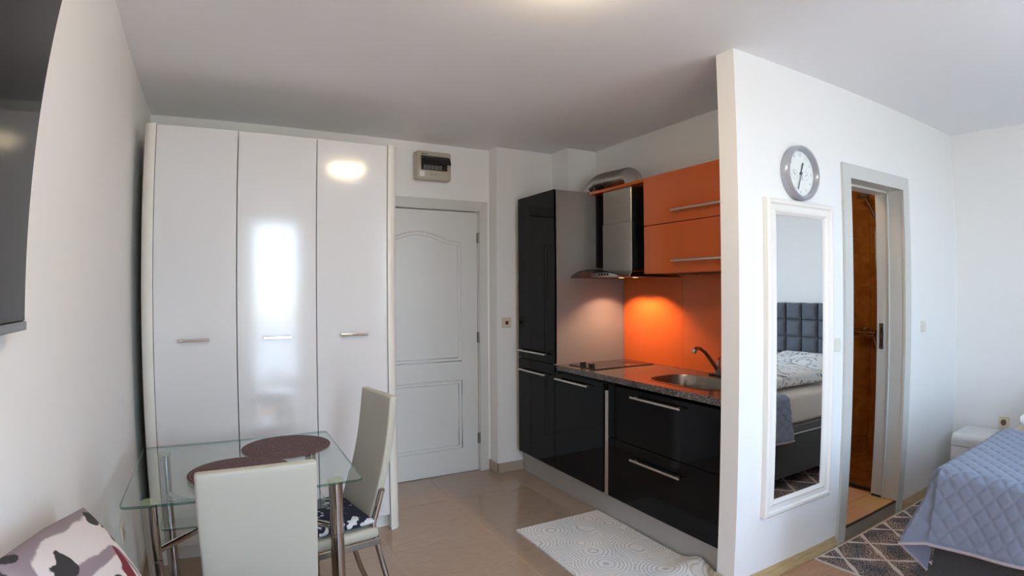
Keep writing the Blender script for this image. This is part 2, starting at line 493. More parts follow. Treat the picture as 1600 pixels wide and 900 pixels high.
# bedside rug: charcoal with a cream trellis
M_brug = mat('charcoal_trellis_pile', (0.1, 0.1, 0.1, 1), 0.95)
v = coords(M_brug, 'Position')
s_ = sep(M_brug, v)
nzv = noise_tex(M_brug, v, 9, 2)
ux = maths(M_brug, 'DIVIDE', maths(M_brug, 'SUBTRACT', s_[0], 3.33), 0.283)
uy = maths(M_brug, 'DIVIDE', maths(M_brug, 'ADD', s_[1], 2.453), 0.37)
def stepped(a):            # kinks the trellis bars into little steps
    return maths(M_brug, 'ADD', a, maths(M_brug, 'MULTIPLY', maths(M_brug, 'SINE', maths(M_brug, 'MULTIPLY', a, 2 * PI * 2)), 0.030))
ux2, uy2 = stepped(ux), stepped(uy)
def bar(sgn):
    q = maths(M_brug, 'ADD' if sgn > 0 else 'SUBTRACT', ux2, uy2)
    f = maths(M_brug, 'FRACT', maths(M_brug, 'ADD', q, 0.5))
    return maths(M_brug, 'ABSOLUTE', maths(M_brug, 'SUBTRACT', f, 0.5))
dmin = maths(M_brug, 'MINIMUM', bar(1), bar(-1))
vs = coords(M_brug, 'Position', (60, 190, 1), (0, 0, 0.3)); stria = noise_tex(M_brug, vs, 1.0, 4, 0.75)
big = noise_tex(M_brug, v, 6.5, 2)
n_, l_, b_ = nodes(M_brug)
dk = ramp(M_brug, stria.outputs[0], [(0.40, (0.014, 0.014, 0.018, 1)), (0.49, (0.060, 0.057, 0.062, 1)), (0.58, (0.40, 0.35, 0.335, 1))])
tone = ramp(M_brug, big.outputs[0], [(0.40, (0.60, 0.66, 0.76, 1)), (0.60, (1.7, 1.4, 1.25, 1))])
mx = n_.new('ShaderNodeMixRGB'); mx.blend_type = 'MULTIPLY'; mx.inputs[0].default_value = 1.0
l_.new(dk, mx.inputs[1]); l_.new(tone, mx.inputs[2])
msk = ramp(M_brug, dmin, [(0.034, (1, 1, 1, 1)), (0.046, (0, 0, 0, 1))])
mx2 = n_.new('ShaderNodeMixRGB'); l_.new(msk, mx2.inputs[0]); l_.new(mx.outputs[0], mx2.inputs[1]); mx2.inputs[2].default_value = (0.62, 0.56, 0.53, 1)
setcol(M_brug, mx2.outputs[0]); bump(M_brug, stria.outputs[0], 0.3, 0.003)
M_bind = mat('cream_rug_binding', (0.60, 0.55, 0.49, 1), 0.9)

# sofa cushion print: mauve and charcoal strokes on off-white with a dark red corner
M_cush = mat('brushstroke_print_cotton', (0.6, 0.57, 0.57, 1), 0.9)
v = coords(M_cush, 'Object'); s_ = sep(M_cush, v)
nz = noise_tex(M_cush, v, 4.5, 2, 0.5, 0.4); nf = noise_tex(M_cush, v, 90, 2)
def p4(a): return maths(M_cush, 'POWER', maths(M_cush, 'ABSOLUTE', a), 6.0)
lev = maths(M_cush, 'POWER', maths(M_cush, 'ADD', p4(s_[0]), p4(s_[1])), 1 / 6.0)
lev = maths(M_cush, 'ADD', maths(M_cush, 'MULTIPLY', lev, 3.5), maths(M_cush, 'MULTIPLY', maths(M_cush, 'SUBTRACT', nz.outputs[0], 0.5), 0.22))
fr = maths(M_cush, 'ADD', lev, maths(M_cush, 'MULTIPLY', nf.outputs[0], 0.015))
W_, V_ = (0.68, 0.61, 0.61, 1), (0.27, 0.21, 0.24, 1)
base = ramp(M_cush, fr, [(0.0, (0.17, 0.012, 0.02, 1)), (0.16, (0.17, 0.012, 0.02, 1)), (0.17, V_), (0.27, V_), (0.28, W_), (0.53, W_), (0.545, V_), (0.63, V_), (0.645, W_), (0.875, W_), (0.89, V_), (1.0, V_)])
blk = noise_tex(M_cush, coords(M_cush, 'Object', (1, 2.2, 1)), 6.3, 2, 0.5, 0.3)
bm_ = ramp(M_cush, maths(M_cush, 'ADD', blk.outputs[0], maths(M_cush, 'MULTIPLY', nf.outputs[0], 0.04)), [(0.655, (0, 0, 0, 1)), (0.665, (1, 1, 1, 1))])
rd = noise_tex(M_cush, coords(M_cush, 'Object', (1.4, 1.0, 1), (0, 0, 0.6)), 5.1, 1)
rm_ = ramp(M_cush, rd.outputs[0], [(0.70, (0, 0, 0, 1)), (0.71, (1, 1, 1, 1))])
n_, l_, b_ = nodes(M_cush)
mx = n_.new('ShaderNodeMixRGB'); l_.new(bm_, mx.inputs[0]); l_.new(base, mx.inputs[1]); mx.inputs[2].default_value = (0.035, 0.033, 0.035, 1)
mx2 = n_.new('ShaderNodeMixRGB'); l_.new(rm_, mx2.inputs[0]); l_.new(mx.outputs[0], mx2.inputs[1]); mx2.inputs[2].default_value = (0.17, 0.012, 0.02, 1)
setcol(M_cush, mx2.outputs[0])

# bathroom
M_btile = mat('amber_glazed_tile', (0.40, 0.16, 0.035, 1), 0.12)
v = coords(M_btile, 'Position'); t = noise_tex(M_btile, v, 7, 4, 0.6, 1.0)
setcol(M_btile, ramp(M_btile, t.outputs[0], [(0.3, (0.25, 0.088, 0.018, 1)), (0.7, (0.40, 0.165, 0.04, 1))]))
M_bgrout = mat('tan_grout', (0.58, 0.34, 0.13, 1), 0.8)
M_bband = mat('patterned_border_tile', (0.3, 0.13, 0.05, 1), 0.25)
v = coords(M_bband, 'Position'); t = vor(M_bband, v, 70)
setcol(M_bband, ramp(M_bband, t.outputs[0], [(0.2, (0.50, 0.24, 0.08, 1)), (0.5, (0.13, 0.05, 0.02, 1))]))
M_bfloor = mat('peach_floor_tile', (0.62, 0.40, 0.24, 1), 0.25)
v = coords(M_bfloor, 'Position'); t = noise_tex(M_bfloor, v, 8, 4)
setcol(M_bfloor, ramp(M_bfloor, t.outputs[0], [(0.3, (0.70, 0.385, 0.21, 1)), (0.7, (0.73, 0.415, 0.235, 1))]))
M_thresh = mat('grey_brown_threshold', (0.27, 0.235, 0.20, 1), 0.45)
M_lamp = mat('lit_lamp_glass', (0.9, 0.85, 0.75, 1), 0.4, emit=(1.0, 0.80, 0.50, 1), estr=32.0)
M_spot = mat('lit_spot_lens', (0.9, 0.85, 0.7, 1), 0.3, emit=(1.0, 0.70, 0.36, 1), estr=1.2)
M_spot2 = mat('cabinet_spot_lens', (0.9, 0.85, 0.7, 1), 0.3, emit=(1.0, 0.75, 0.45, 1), estr=12.0)
M_bathlamp = mat('lit_bath_lamp', (0.9, 0.85, 0.7, 1), 0.3, emit=(1.0, 0.72, 0.40, 1), estr=32.0)
M_ext = mat('balcony_concrete', (0.62, 0.60, 0.57, 1), 0.8)
M_exw = mat('balcony_white_render', (0.78, 0.78, 0.78, 1), 0.8)

# ------------------------------------------------------------------ setting
H = 2.6
XR, YW, YP, YP2, XP = 5.126, -5.2, -2.318, -2.213, 2.571
floor = struct(obj('floor', B((-0.12, XR + 0.1, YW - 0.1, 0.12, -0.10, -0.0012)), M_grout))

tile_me = None
def tile_piece(x0, x1, y0, y1, m, name, par):
    bm = B((x0, x1, y0, y1, -0.0011, 0.0)); 
    return obj(name, bm, m, par)
XS = [0.0] + [0.09 + 0.6 * k for k in range(6)] + [3.22]
YS = [0.0] + [-0.475 - 0.6 * k for k in range(4)][:4]
YS = [0.0, -0.475, -1.075, -1.675, -2.275]
g_ = 0.0014
for i in range(len(XS) - 1):
    for j in range(len(YS) - 1):
        tile_piece(XS[i] + g_, XS[i + 1] - g_, YS[j + 1] + g_, YS[j] - g_, M_tile, 'tile', floor)
# metal strip where tile meets laminate, then the laminate boards
obj('threshold_strip', B((0.0, XP - 0.012, -2.30, -2.278, -0.001, 0.003)), M_thresh, floor)
y = -2.302; row = 0
while y > YW + 0.01:
    yb = max(y - 0.193, YW)
    x = -random.random() * 1.1
    while x < XR:
        xa, xb = max(x, 0.0), min(x + 1.28, XR)
        if xb - xa > 0.03:
            obj('plank', B((xa + 0.0006, xb - 0.0006, yb + 0.0006, y - 0.0006, -0.0011, 0.0)), M_lam, floor)
        x += 1.28
    y = yb; row += 1

struct(obj('ceiling', B((-0.12, XR + 0.1, YW - 0.15, 0.12, H, H + 0.1)), M_ceil))
struct(obj('wall_left', B((-0.12, 0.0, YW - 0.15, 0.12, -0.1, H)), M_wall))
DX0, DX1, DZ = 1.345, 2.332, 2.092
struct(obj('wall_back', B((-0.0, DX0, 0.0, 0.12, -0.1, H), (DX1, XR, 0.0, 0.12, -0.1, H), (DX0, DX1, 0.0, 0.12, DZ, H)), M_wall))
struct(obj('wall_corridor', B((DX0 - 0.05, DX1 + 0.05, 0.12, 0.16, -0.1, DZ + 0.05)), M_dark))
struct(obj('wall_pier', B((2.426, 3.223, -0.135, -0.0002, -0.003, H)), M_wall))
struct(obj('wall_chase', B((2.943, 3.223, -0.373, -0.1352, -0.003, H)), M_wall))
struct(obj('wall_kitchen', B((3.223, 3.30, YP2 + 0.0, -0.0002, -0.003, H)), M_wall))
BX0, BX1, BZ = 3.515, 4.222, 2.105
struct(obj('wall_partition', B((XP, BX0, YP, YP2, -0.003, H), (3.30, BX0, YP2 - 0.001, -2.14, -0.003, H),
                               (BX1, XR, YP, -2.14, -0.003, H), (BX0, BX1, YP, -2.14, BZ, H)), M_wall))
struct(obj('wall_right', B((XR, XR + 0.1, YW - 0.15, 0.0, -0.1, H)), M_wall))
WX = ((0.74, 1.50, 0.0, 2.46), (2.62, 3.78, 0.80, 2.46))
struct(obj('wall_window', B((0.0, WX[0][0], YW - 0.15, YW, -0.1, H), (WX[0][1], WX[1][0], YW - 0.15, YW, -0.1, H), (WX[1][1], XR, YW - 0.15, YW, -0.1, H),
                            (WX[0][0], WX[0][1], YW - 0.15, YW, 2.46, H), (WX[1][0], WX[1][1], YW - 0.15, YW, 2.46, H),
                            (WX[1][0], WX[1][1], YW - 0.15, YW, -0.1, 0.80)), M_wall))

# window and balcony door behind the camera
def frame_boxes(x0, x1, z0, z1, w, y0, y1):
    return [(x0, x0 + w, y0, y1, z0, z1), (x1 - w, x1, y0, y1, z0, z1), (x0 + w, x1 - w, y0, y1, z0, z0 + w), (x0 + w, x1 - w, y0, y1, z1 - w, z1)]
d3 = sroot('door_3', 'white glazed balcony door in the window wall')
x0, x1, z0, z1 = WX[0]
obj('frame', B(*frame_boxes(x0, x1, z0, z1, 0.055, -5.32, -5.26), bevel=0.004), M_whitep, d3)
obj('sash', B(*frame_boxes(x0 + 0.055, x1 - 0.055, z0 + 0.055, z1 - 0.055, 0.06, -5.31, -5.25), bevel=0.004), M_whitep, d3)
obj('lower_panel', B((x0 + 0.11, x1 - 0.11, -5.30, -5.27, 0.11, 0.30)), M_whitep, d3)
obj('pane', B((x0 + 0.115, x1 - 0.115, -5.287, -5.283, 0.30, z1 - 0.115)), M_pane, d3)
w1 = sroot('window_1', 'wide white two sash window in the window wall')
x0, x1, z0, z1 = WX[1]
obj('frame', B(*frame_boxes(x0, x1, z0, z1, 0.055, -5.32, -5.26), bevel=0.004), M_whitep, w1)
for a, b in ((x0 + 0.055, (x0 + x1) / 2), ((x0 + x1) / 2, x1 - 0.055)):
    s = obj('sash', B(*frame_boxes(a, b, z0 + 0.055, z1 - 0.055, 0.055, -5.31, -5.25), bevel=0.004), M_whitep, w1)
    obj('pane', B((a + 0.055, b - 0.055, -5.287, -5.283, z0 + 0.11, z1 - 0.11)), M_pane, s)
obj('sill', B((x0 - 0.04, x1 + 0.04, -5.25, -5.12, 0.775, 0.80), bevel=0.004), M_whitep, w1)
struct(obj('balcony', B((-0.6, XR + 0.6, -7.0, -5.36, -0.16, -0.02)), M_ext))
struct(obj('wall_parapet', B((-0.6, XR + 0.6, -7.1, -6.98, -0.16, 0.95), (-0.6, XR + 0.6, -7.13, -6.95, 0.95, 0.99)), M_exw))

# skirtings
def skirt(name, boxes, m, label=None):
    return struct(obj(name, B(*boxes, bevel=0.002, seg=1), m), label)
skirt('baseboard_back', [(2.405, 2.425, -0.011, -0.0005, 0.0005, 0.082)], M_skirt)
skirt('baseboard_pier', [(2.415, 2.650, -0.147, -0.1355, 0.0005, 0.080), (2.4145, 2.4258, -0.147, -0.0115, 0.0005, 0.080)], M_skirt)
skirt('baseboard_partition_end', [(XP - 0.012, XP - 0.0005, YP - 0.010, YP2 + 0.008, 0.0005, 0.072)], M_skirt)
skirt('baseboard_left', [(0.0005, 0.012, -2.28, -0.02, 0.0005, 0.075)], M_skirt)
skirt('baseboard_living', [(0.0005, 0.018, YW + 0.01, -2.284, 0.0005, 0.06)], M_wbase)
def oak_profile(name, axis, a0, a1, at, sgn):
    bm = bmesh.new()
    pr = [(0, 0.0005), (0.022, 0.0005), (0.022, 0.012), (0.016, 0.030), (0.010, 0.050), (0.008, 0.060), (0, 0.060)]
    add_prism(bm, [(at + sgn * p, z) for p, z in pr], axis, a0, a1)
    return struct(obj(name, bm, M_wbase))
oak_profile('baseboard_mirror_side', 'X', XP - 0.002, 3.444, YP - 0.0005, -1)
oak_profile('baseboard_nightstand_side', 'X', 4.292, XR - 0.025, YP - 0.0005, -1)
oak_profile('baseboard_right', 'Y', YW + 0.02, YP - 0.004, XR - 0.0005, -1)

# ------------------------------------------------------------------ entrance door
d1 = sroot('door_1', 'pale grey moulded entrance door with arched upper panel')
LF = 0.012     # face of the leaf
obj('leaf', B((DX0 + 0.008, 2.326, LF, LF + 0.04, 0.006, 2.084), bevel=0.002, seg=1), M_doorw, d1)
def bead(path, r=0.009, inset=0.034):
    bm = bmesh.new()
    add_tube(bm, path, r, 8, closed=True)
    return bm
def arch_path(x0, x1, z0, zs, hgt, off):
    xm = (x0 + x1) / 2; w = (x1 - x0) / 2
    pts = [(x0 + off, LF, z0 + off), (x1 - off, LF, z0 + off)]
    for k in range(25):
        x = x1 - off - (x1 - x0 - 2 * off) * k / 24
        pts.append((x, LF, zs - off + hgt * (0.5 + 0.5 * math.cos(PI * max(-1, min(1, (x - xm) / (w * 0.94)))))))
    return pts
for off, r in ((0.0, 0.0075), (0.026, 0.0055)):
    obj('panel_moulding', bead(arch_path(1.485, 2.182, 0.905, 1.842, 0.072, off), r), M_doorw, d1, True)
    p = [(1.485 + off, LF, 0.205 + off), (2.182 - off, LF, 0.205 + off), (2.182 - off, LF, 0.752 - off), (1.485 + off, LF, 0.752 - off)]
    obj('panel_moulding', bead(p, r), M_doorw, d1, True)
cas = bmesh.new()
add_prism(cas, [(2.334, 0.0005), (2.405, 0.0005), (2.405, 2.170), (2.334, 2.094)], 'Y', -0.014, 0.012)
obj('casing_side', cas, M_trimw, d1)
cas = bmesh.new()
add_prism(cas, [(1.27, 0.0005), (1.341, 0.0005), (1.341, 2.094), (1.27, 2.170)], 'Y', -0.014, 0.012)
obj('casing_side', cas, M_trimw, d1)
cas = bmesh.new()
add_prism(cas, [(1.342, 2.0955), (2.333, 2.0955), (2.403, 2.1705), (1.272, 2.1705)], 'Y', -0.014, 0.012)
obj('casing_head', cas, M_trimw, d1)
for z in (1.879, 1.086, 0.270):
    bm = bmesh.new(); add_tube(bm, [(2.330, -0.002, z - 0.043), (2.330, -0.002, z + 0.043)], 0.0075, 10)
    add_box(bm, 2.318, 2.334, 0.004, 0.0125, z - 0.04, z + 0.04)
    obj('hinge', bm, M_hinge, d1, True)

# ------------------------------------------------------------------ bathroom doorway and what shows through it
d2 = sroot('door_2', 'open bathroom doorway with grey white casing')
YF = YP - 0.016
def casing2(pts, name):
    bm = bmesh.new(); add_prism(bm, pts, 'Y', YF, YP - 0.0005); obj(name, bm, M_trimw, d2)
XA, XB, ZB = 3.455, 4.270, 2.163
casing2([(XA, 0.0005), (XA + 0.082, 0.0005), (XA + 0.082, 2.081), (XA, ZB)], 'casing_side')
casing2([(XB - 0.082, 0.0005), (XB, 0.0005), (XB, ZB), (XB - 0.082, 2.081)], 'casing_side')
casing2([(XA + 0.001, ZB), (XA + 0.083, 2.082), (XB - 0.083, 2.082), (XB - 0.001, ZB)], 'casing_head')
def jamb(x, sgn):
    # jamb board with a stop and a rebate, x is the face towards the opening, sgn points into the wall
    return B((x, x + sgn * 0.03, YP + 0.0, -2.228, 0.086, 2.09), (x - sgn * 0.010, x + sgn * 0.03, -2.2275, -2.2195, 0.086, 2.09),
             (x - sgn * 0.004, x + sgn * 0.03, -2.219, -2.142, 0.086, 2.09))
obj('jamb', jamb(4.192, 1), M_trimw, d2); obj('jamb', jamb(3.545, -1), M_trimw, d2)
obj('jamb_head', B((3.52, 4.217, YP, -2.228, 2.085, 2.104), (3.52, 4.217, -2.2275, -2.142, 2.072, 2.104)), M_trimw, d2)
obj('strike_plate', B((4.1845, 4.1875, -2.190, -2.160, 1.065, 1.235), bevel=0.001, seg=1), M_hinge, d2)
obj('strike_hole', B((4.1838, 4.1846, -2.181, -2.170, 1.165, 1.205), (4.1838, 4.1846, -2.181, -2.170, 1.085, 1.135)), M_dark, d2)
obj('jamb_foot', B((4.178, 4.1885, -2.219, -2.150, 0.0845, 0.095)), M_dark, d2)
obj('threshold', B((3.538, 4.188, YP - 0.008, -2.20, 0.0005, 0.078)), M_thresh, d2)
obj('threshold_edge', B((3.538, 4.188, YP - 0.009, -2.31, 0.0785, 0.0845)), M_dark, d2)
# leaf swung into the bathroom against its left side
obj('leaf', B((3.5145, 3.553, -2.13, -1.47, 0.10, 2.075), bevel=0.002, seg=1), M_trimw, d2)

struct(obj('floor_bathroom', B((3.30, XR, YP + 0.004, -0.6, -0.002, 0.0835)), M_bgrout))
fb = bpy.data.objects['floor_bathroom']
for i in range(6):
    for j in range(6):
        x0, y1 = 3.302 + 0.305 * i, YP + 0.12 + 0.305 * j
        x1, y0_, y1_ = min(x0 + 0.302, XR - 0.06), y1 - 0.302, min(y1, -0.61)
        if x0 < 3.54 or x1 > 4.18: y0_ = max(y0_, -2.135)
        y0_ = max(y0_, YP + 0.006)
        if x1 - x0 > 0.05 and y1_ - y0_ > 0.02:
            obj('tile', B((x0, x1, y0_, y1_, 0.0836, 0.0855)), M_bfloor if x0 < 4.2 else M_btile, fb)
wb = struct(obj('wall_bathroom', B((5.075, XR - 0.0005, -2.138, -0.6, 0.084, H - 0.001)), M_bgrout))
zr = [0.086, 0.245, 0.652, 1.060, 1.130, 1.468, 1.876, 2.284, H - 0.005]
yc = [-2.137, -1.926, -1.643, -1.360, -1.077, -0.794, -0.605]
for a in range(len(zr) - 1):
    for c in range(len(yc) - 1):
        obj('tile', B((5.068, 5.0748, yc[c] + 0.0018, yc[c + 1] - 0.0018, zr[a] + 0.0018, zr[a + 1] - 0.0018)), M_bband if a == 3 else M_btile, wb)
struct(obj('wall_bathroom_back', B((3.30, XR, -0.6, -0.5, 0.0, H)), M_btile))
wk = struct(obj('wall_bathroom_kitchen_side', B((3.3005, 3.312, -2.13, -0.6, 0.086, H - 0.001)), M_btile))

t = thing('shower_screen', 'clear glass shower screen on a dark floor rail in the bathroom', 'shower screen', (4.25, -1.66, 0.086))
obj('floor_rail', B((4.238, 4.262, -2.135, -1.25, 0.086, 0.104), bevel=0.002, seg=1), M_dark, t)
obj('glass_panel', B((4.247, 4.253, -1.95, -1.26, 0.105, 1.98)), M_shower, t)
t = thing('shower_set', 'chrome shower rail with head and mixer on amber tiles', 'shower', (5.068, -1.665, 1.1))
bm = bmesh.new(); add_tube(bm, [(5.03, -1.735, 1.30), (5.03, -1.735, 2.06)], 0.010, 10); obj('rail', bm, M_chrome, t, True)
bm = bmesh.new(); add_tube(bm, [(5.066, -1.735, 2.05), (5.03, -1.735, 2.05)], 0.014, 10); obj('bracket', bm, M_chrome, t, True); bm = bmesh.new(); add_tube(bm, [(5.066, -1.735, 1.31), (5.03, -1.735, 1.31)], 0.014, 10); obj('bracket', bm, M_chrome, t, True)
bm = bmesh.new(); add_tube(bm, [(5.03, -1.735, 1.98), (4.99, -1.70, 2.10), (4.965, -1.665, 2.19)], 0.011, 10)
add_lathe(bm, [(0.0, 0.02), (0.045, 0.018), (0.055, 0.0), (0.05, -0.012), (0.0, -0.014)], (4.955, -1.66, 2.20), 'Z', 20); obj('shower_head', bm, M_hinge, t, True)
bm = bmesh.new(); add_tube(bm, [(5.066, -1.60, 1.09), (5.02, -1.60, 1.09)], 0.022, 12); add_tube(bm, [(5.066, -1.70, 1.09), (5.02, -1.70, 1.09)], 0.022, 12)
add_tube(bm, [(5.01, -1.58, 1.09), (5.01, -1.72, 1.09)], 0.024, 14); add_tube(bm, [(5.0, -1.65, 1.11), (4.965, -1.65, 1.14)], 0.010, 8); obj('mixer', bm, M_chrome, t, True)
bm = bmesh.new(); add_tube(bm, [(5.01, -1.70, 1.07)] + [(5.005, -1.715 - 0.05 * math.sin(PI * k / 12), 1.07 - 0.55 * math.sin(PI * k / 12) + 0.85 * k / 12) for k in range(1, 12)] + [(5.0, -1.73, 1.95)], 0.007, 8); obj('hose', bm, M_chrome, t, True)
t = thing('bath_ceiling_lamp', 'small round lit lamp on the bathroom ceiling', 'lamp', (3.95, -1.75, H))
bm = bmesh.new(); add_lathe(bm, [(0, -0.06), (0.06, -0.055), (0.11, -0.02), (0.12, -0.001), (0, -0.001)], (3.95, -1.75, H), 'Z', 24); obj('lamp_shade', bm, M_bathlamp, t, True)

# ------------------------------------------------------------------ wardrobe
t = thing('wardrobe', 'tall white high-gloss three-door wardrobe beside the entrance door', 'wardrobe', (0.74, -0.38, 0))
DB, DT, YD = 0.092, 2.340, -0.752
obj('carcass', B((0.075, 1.412, -0.70, -0.015, DB, DT - 0.004)), M_wmatt, t)
obj('plinth', B((0.117, 1.372, -0.697, -0.68, 0.0005, 0.091)), M_wmatt, t)
def side_panel(xo, xi):
    # full-height side whose front edge rolls round in a quarter circle; xo outer face, xi the edge beside the doors
    s = 1 if xi > xo else -1; r = abs(xi - xo)
    pts = [(xo, -0.02), (xo, YD - 0.018 + r * 0.9)]
    for k in range(1, 13):
        a = PI / 2 * k / 12
        pts.append((xo + s * r * (1 - math.cos(a)), YD - 0.018 + r * 0.9 * (1 - math.sin(a))))
    pts += [(xi, -0.70), (xi - s * 0.03, -0.68), (xi - s * 0.03, -0.02)]
    bm = bmesh.new(); add_prism(bm, pts, 'Z', 0.0005, DT + 0.003); return bm
obj('side_panel', side_panel(0.057, 0.1165), M_wmatt, t, True, 30)
obj('side_panel', side_panel(1.430, 1.371), M_wmatt, t, True, 30)
for (a, b), (ha, hb) in zip(((0.1185, 0.5285), (0.533, 0.9525), (0.957, 1.3695)), ((0.243, 0.392), (0.665, 0.818), (1.09, 1.245))):
    d = obj('door', B((a, b, YD, YD + 0.022, DB, DT), bevel=0.0015, seg=1), M_wgloss, t)
    bm = B((ha, hb, YD - 0.024, YD - 0.016, 1.199, 1.214), bevel=0.002)
    add_box(bm, ha + 0.004, ha + 0.014, YD - 0.017, YD + 0.001, 1.201, 1.212); add_box(bm, hb - 0.014, hb - 0.004, YD - 0.017, YD + 0.001, 1.201, 1.212)
    obj('handle', bm, M_chrome, d)

# ------------------------------------------------------------------ kitchen run
XF = 2.571
def bar_handle(y0, y1, z, x=XF, r=0.0065):
    """square bar on two stand-offs, proud of the front at x (front faces -X)"""
    bm = B((x - 0.034, x - 0.024, y0, y1, z - 0.006, z + 0.006), bevel=0.0015, seg=1)
    for yy in (y0 + 0.028 * (1 if y1 > y0 else -1), y1 - 0.028 * (1 if y1 > y0 else -1)):
        add_box(bm, x - 0.025, x + 0.001, yy - 0.006, yy + 0.006, z - 0.005, z + 0.005)
    return bm

t = thing('tall_cabinet', 'tall black gloss fridge cabinet with grey side panel', 'cabinet', (2.9, -0.48, 0))
obj('carcass', B((XF + 0.02, 2.938, -0.222, -0.720, 0.19, 2.172), (2.938, 3.218, -0.378, -0.720, 0.19, 2.172)), M_blackm, t)
obj('side_panel', B((XF + 0.004, 3.199, -0.7205, -0.742, 0.19, 2.174)), M_greyp, t)
for z0, z1, zh in ((0.937, 2.175, 0.998), (0.190, 0.930, 0.849)):
    d = obj('door', B((XF, XF + 0.019, -0.222, -0.742, z0, z1), bevel=0.0015, seg=1), M_black, t)
    obj('handle', bar_handle(-0.24, -0.655, zh), M_steelh, d)

t = thing('base_cabinet', 'low black gloss one-door cabinet under the hob', 'cabinet', (2.9, -1.02, 0))
obj('carcass', B((XF + 0.02, 3.195, -0.750, -1.295, 0.19, 0.885)), M_blackm, t)
d = obj('door', B((XF, XF + 0.019, -0.747, -1.297, 0.190, 0.880), bevel=0.0015, seg=1), M_black, t)
obj('handle', bar_handle(-0.785, -1.165, 0.843), M_steelh, d)

t = thing('filler_strip', 'narrow silver filler strip between black kitchen units', 'filler strip', (2.6, -1.32, 0))
obj('strip', B((XF + 0.006, XF + 0.02, -1.3040, -1.3390, 0.1905, 0.84), bevel=0.004), M_steelh, t)
obj('rail', B((XF + 0.05, XF + 0.25, -1.305, -1.338, 0.84, 0.885)), M_blackm, t)

t = thing('drawer_cabinet', 'wide black gloss two-drawer cabinet under the sink', 'cabinet', (2.9, -1.78, 0))
obj('carcass', B((XF + 0.02, 3.195, -1.35, -2.208, 0.19, 0.640)), M_blackm, t)
for z0, z1, zh in ((0.190, 0.556, 0.478), (0.560, 0.880, 0.843)):
    d = obj('drawer', B((XF, XF + 0.019, -1.346, -2.210, z0, z1), bevel=0.0015, seg=1), M_black, t)
    obj('handle', bar_handle(-1.58, -1.97, zh), M_steelh, d)

struct(obj('trim_plinth', B((2.657, 2.675, -0.150, -2.2115, 0.0005, 0.188)), M_plinth), 'silver kitchen plinth under the black fronts')

# countertop with the sink cut-out
ZC0, ZC1 = 0.896, 0.932
SX0, SX1, SY0, SY1 = 2.68, 3.03, -2.06, -1.51
hole = rrect(SX0, SX1, SY0, SY1, 0.14, 8)
bm = bmesh.new()
outer = [(2.581, -0.7435), (2.581, -2.2115), (3.199, -2.2115), (3.199, -0.7435)]
def loop(pts, z):
    vs = [bm.verts.new((p[0], p[1], z)) for p in pts]
    return vs, [bm.edges.new((vs[i], vs[(i + 1) % len(vs)])) for i in range(len(vs))]
rings = []
for z in (ZC1, ZC0):
    vo, eo = loop(outer, z); vh, eh = loop(hole, z)
    bmesh.ops.triangle_fill(bm, edges=eo + eh, use_beauty=True)
    rings.append((vo, vh))
for k in (0, 1):
    a, b = rings[0][k], rings[1][k]
    for i in range(len(a)):
        bm.faces.new((a[i], a[(i + 1) % len(a)], b[(i + 1) % len(a)], b[i]))
ct = obj('countertop', bm, M_granite)
tag(ct, 'speckled brown granite-look countertop over the black base units', 'countertop')

t = thing('sink', 'rounded stainless steel sink bowl set in the countertop', 'sink', (2.85, -1.78, 0.75))
bm = bmesh.new()
prof = [(0.004, ZC1 + 0.002), (-0.004, ZC1 + 0.0025), (-0.008, ZC1 - 0.004), (-0.014, 0.86), (-0.03, 0.785), (-0.06, 0.772)]
prev = None
for off, z in prof:
    pts = rrect(SX0 - off, SX1 + off, SY0 - off, SY1 + off, max(0.14 + off, 0.05), 8)
    ring = [bm.verts.new((p[0], p[1], z)) for p in pts]
    if prev:
        for i in range(len(ring)): bm.faces.new((prev[i], prev[(i + 1) % len(ring)], ring[(i + 1) % len(ring)], ring[i]))
    prev = ring
bm.faces.new(prev)
obj('bowl', bm, M_sink, t, True, 60)
bm = bmesh.new(); add_lathe(bm, [(0, 0.0015), (0.038, 0.001), (0.042, -0.003), (0, -0.004)], (2.85, -1.80, 0.7745), 'Z', 20); obj('drain', bm, M_chrome, t, True)
bm = bmesh.new(); add_lathe(bm, [(0, -0.006), (0.017, -0.005), (0.019, 0.0), (0.006, 0.001), (0, 0.001)], (3.018, -1.95, 0.872), 'X', 16); obj('overflow', bm, M_chrome, t, True)

t = thing('faucet', 'dark chrome kitchen tap leaning over the sink', 'faucet', (3.135, -1.70, ZC1))
bm = bmesh.new(); add_box(bm, 3.105, 3.175, -1.655, -1.775, ZC1 + 0.0005, ZC1 + 0.012, 0.004); obj('base_plate', bm, M_plastic_b, t)
bm = bmesh.new(); add_tube(bm, [(3.145, -1.70, ZC1 + 0.010), (3.14, -1.70, ZC1 + 0.05)], [0.025, 0.020], 16); obj('body', bm, M_chromed, t, True)
bm = bmesh.new(); add_tube(bm, [(3.142, -1.70, ZC1 + 0.035), (3.09, -1.70, 1.02), (3.03, -1.70, 1.082), (2.985, -1.70, 1.108), (2.955, -1.70, 1.110), (2.938, -1.70, 1.100)], [0.014, 0.0125, 0.0115, 0.011, 0.012, 0.013], 14); obj('spout', bm, M_chromed, t, True)
bm = bmesh.new(); add_tube(bm, [(2.940, -1.70, 1.106), (2.932, -1.70, 1.084)], 0.0145, 14); obj('aerator', bm, M_chrome, t, True)
bm = bmesh.new(); add_tube(bm, [(3.14, -1.70, ZC1 + 0.045), (3.145, -1.705, 1.035), (3.12, -1.73, 1.050), (3.07, -1.80, 1.052)], [0.012, 0.008, 0.006, 0.006], 10); obj('lever', bm, M_chromed, t, True)

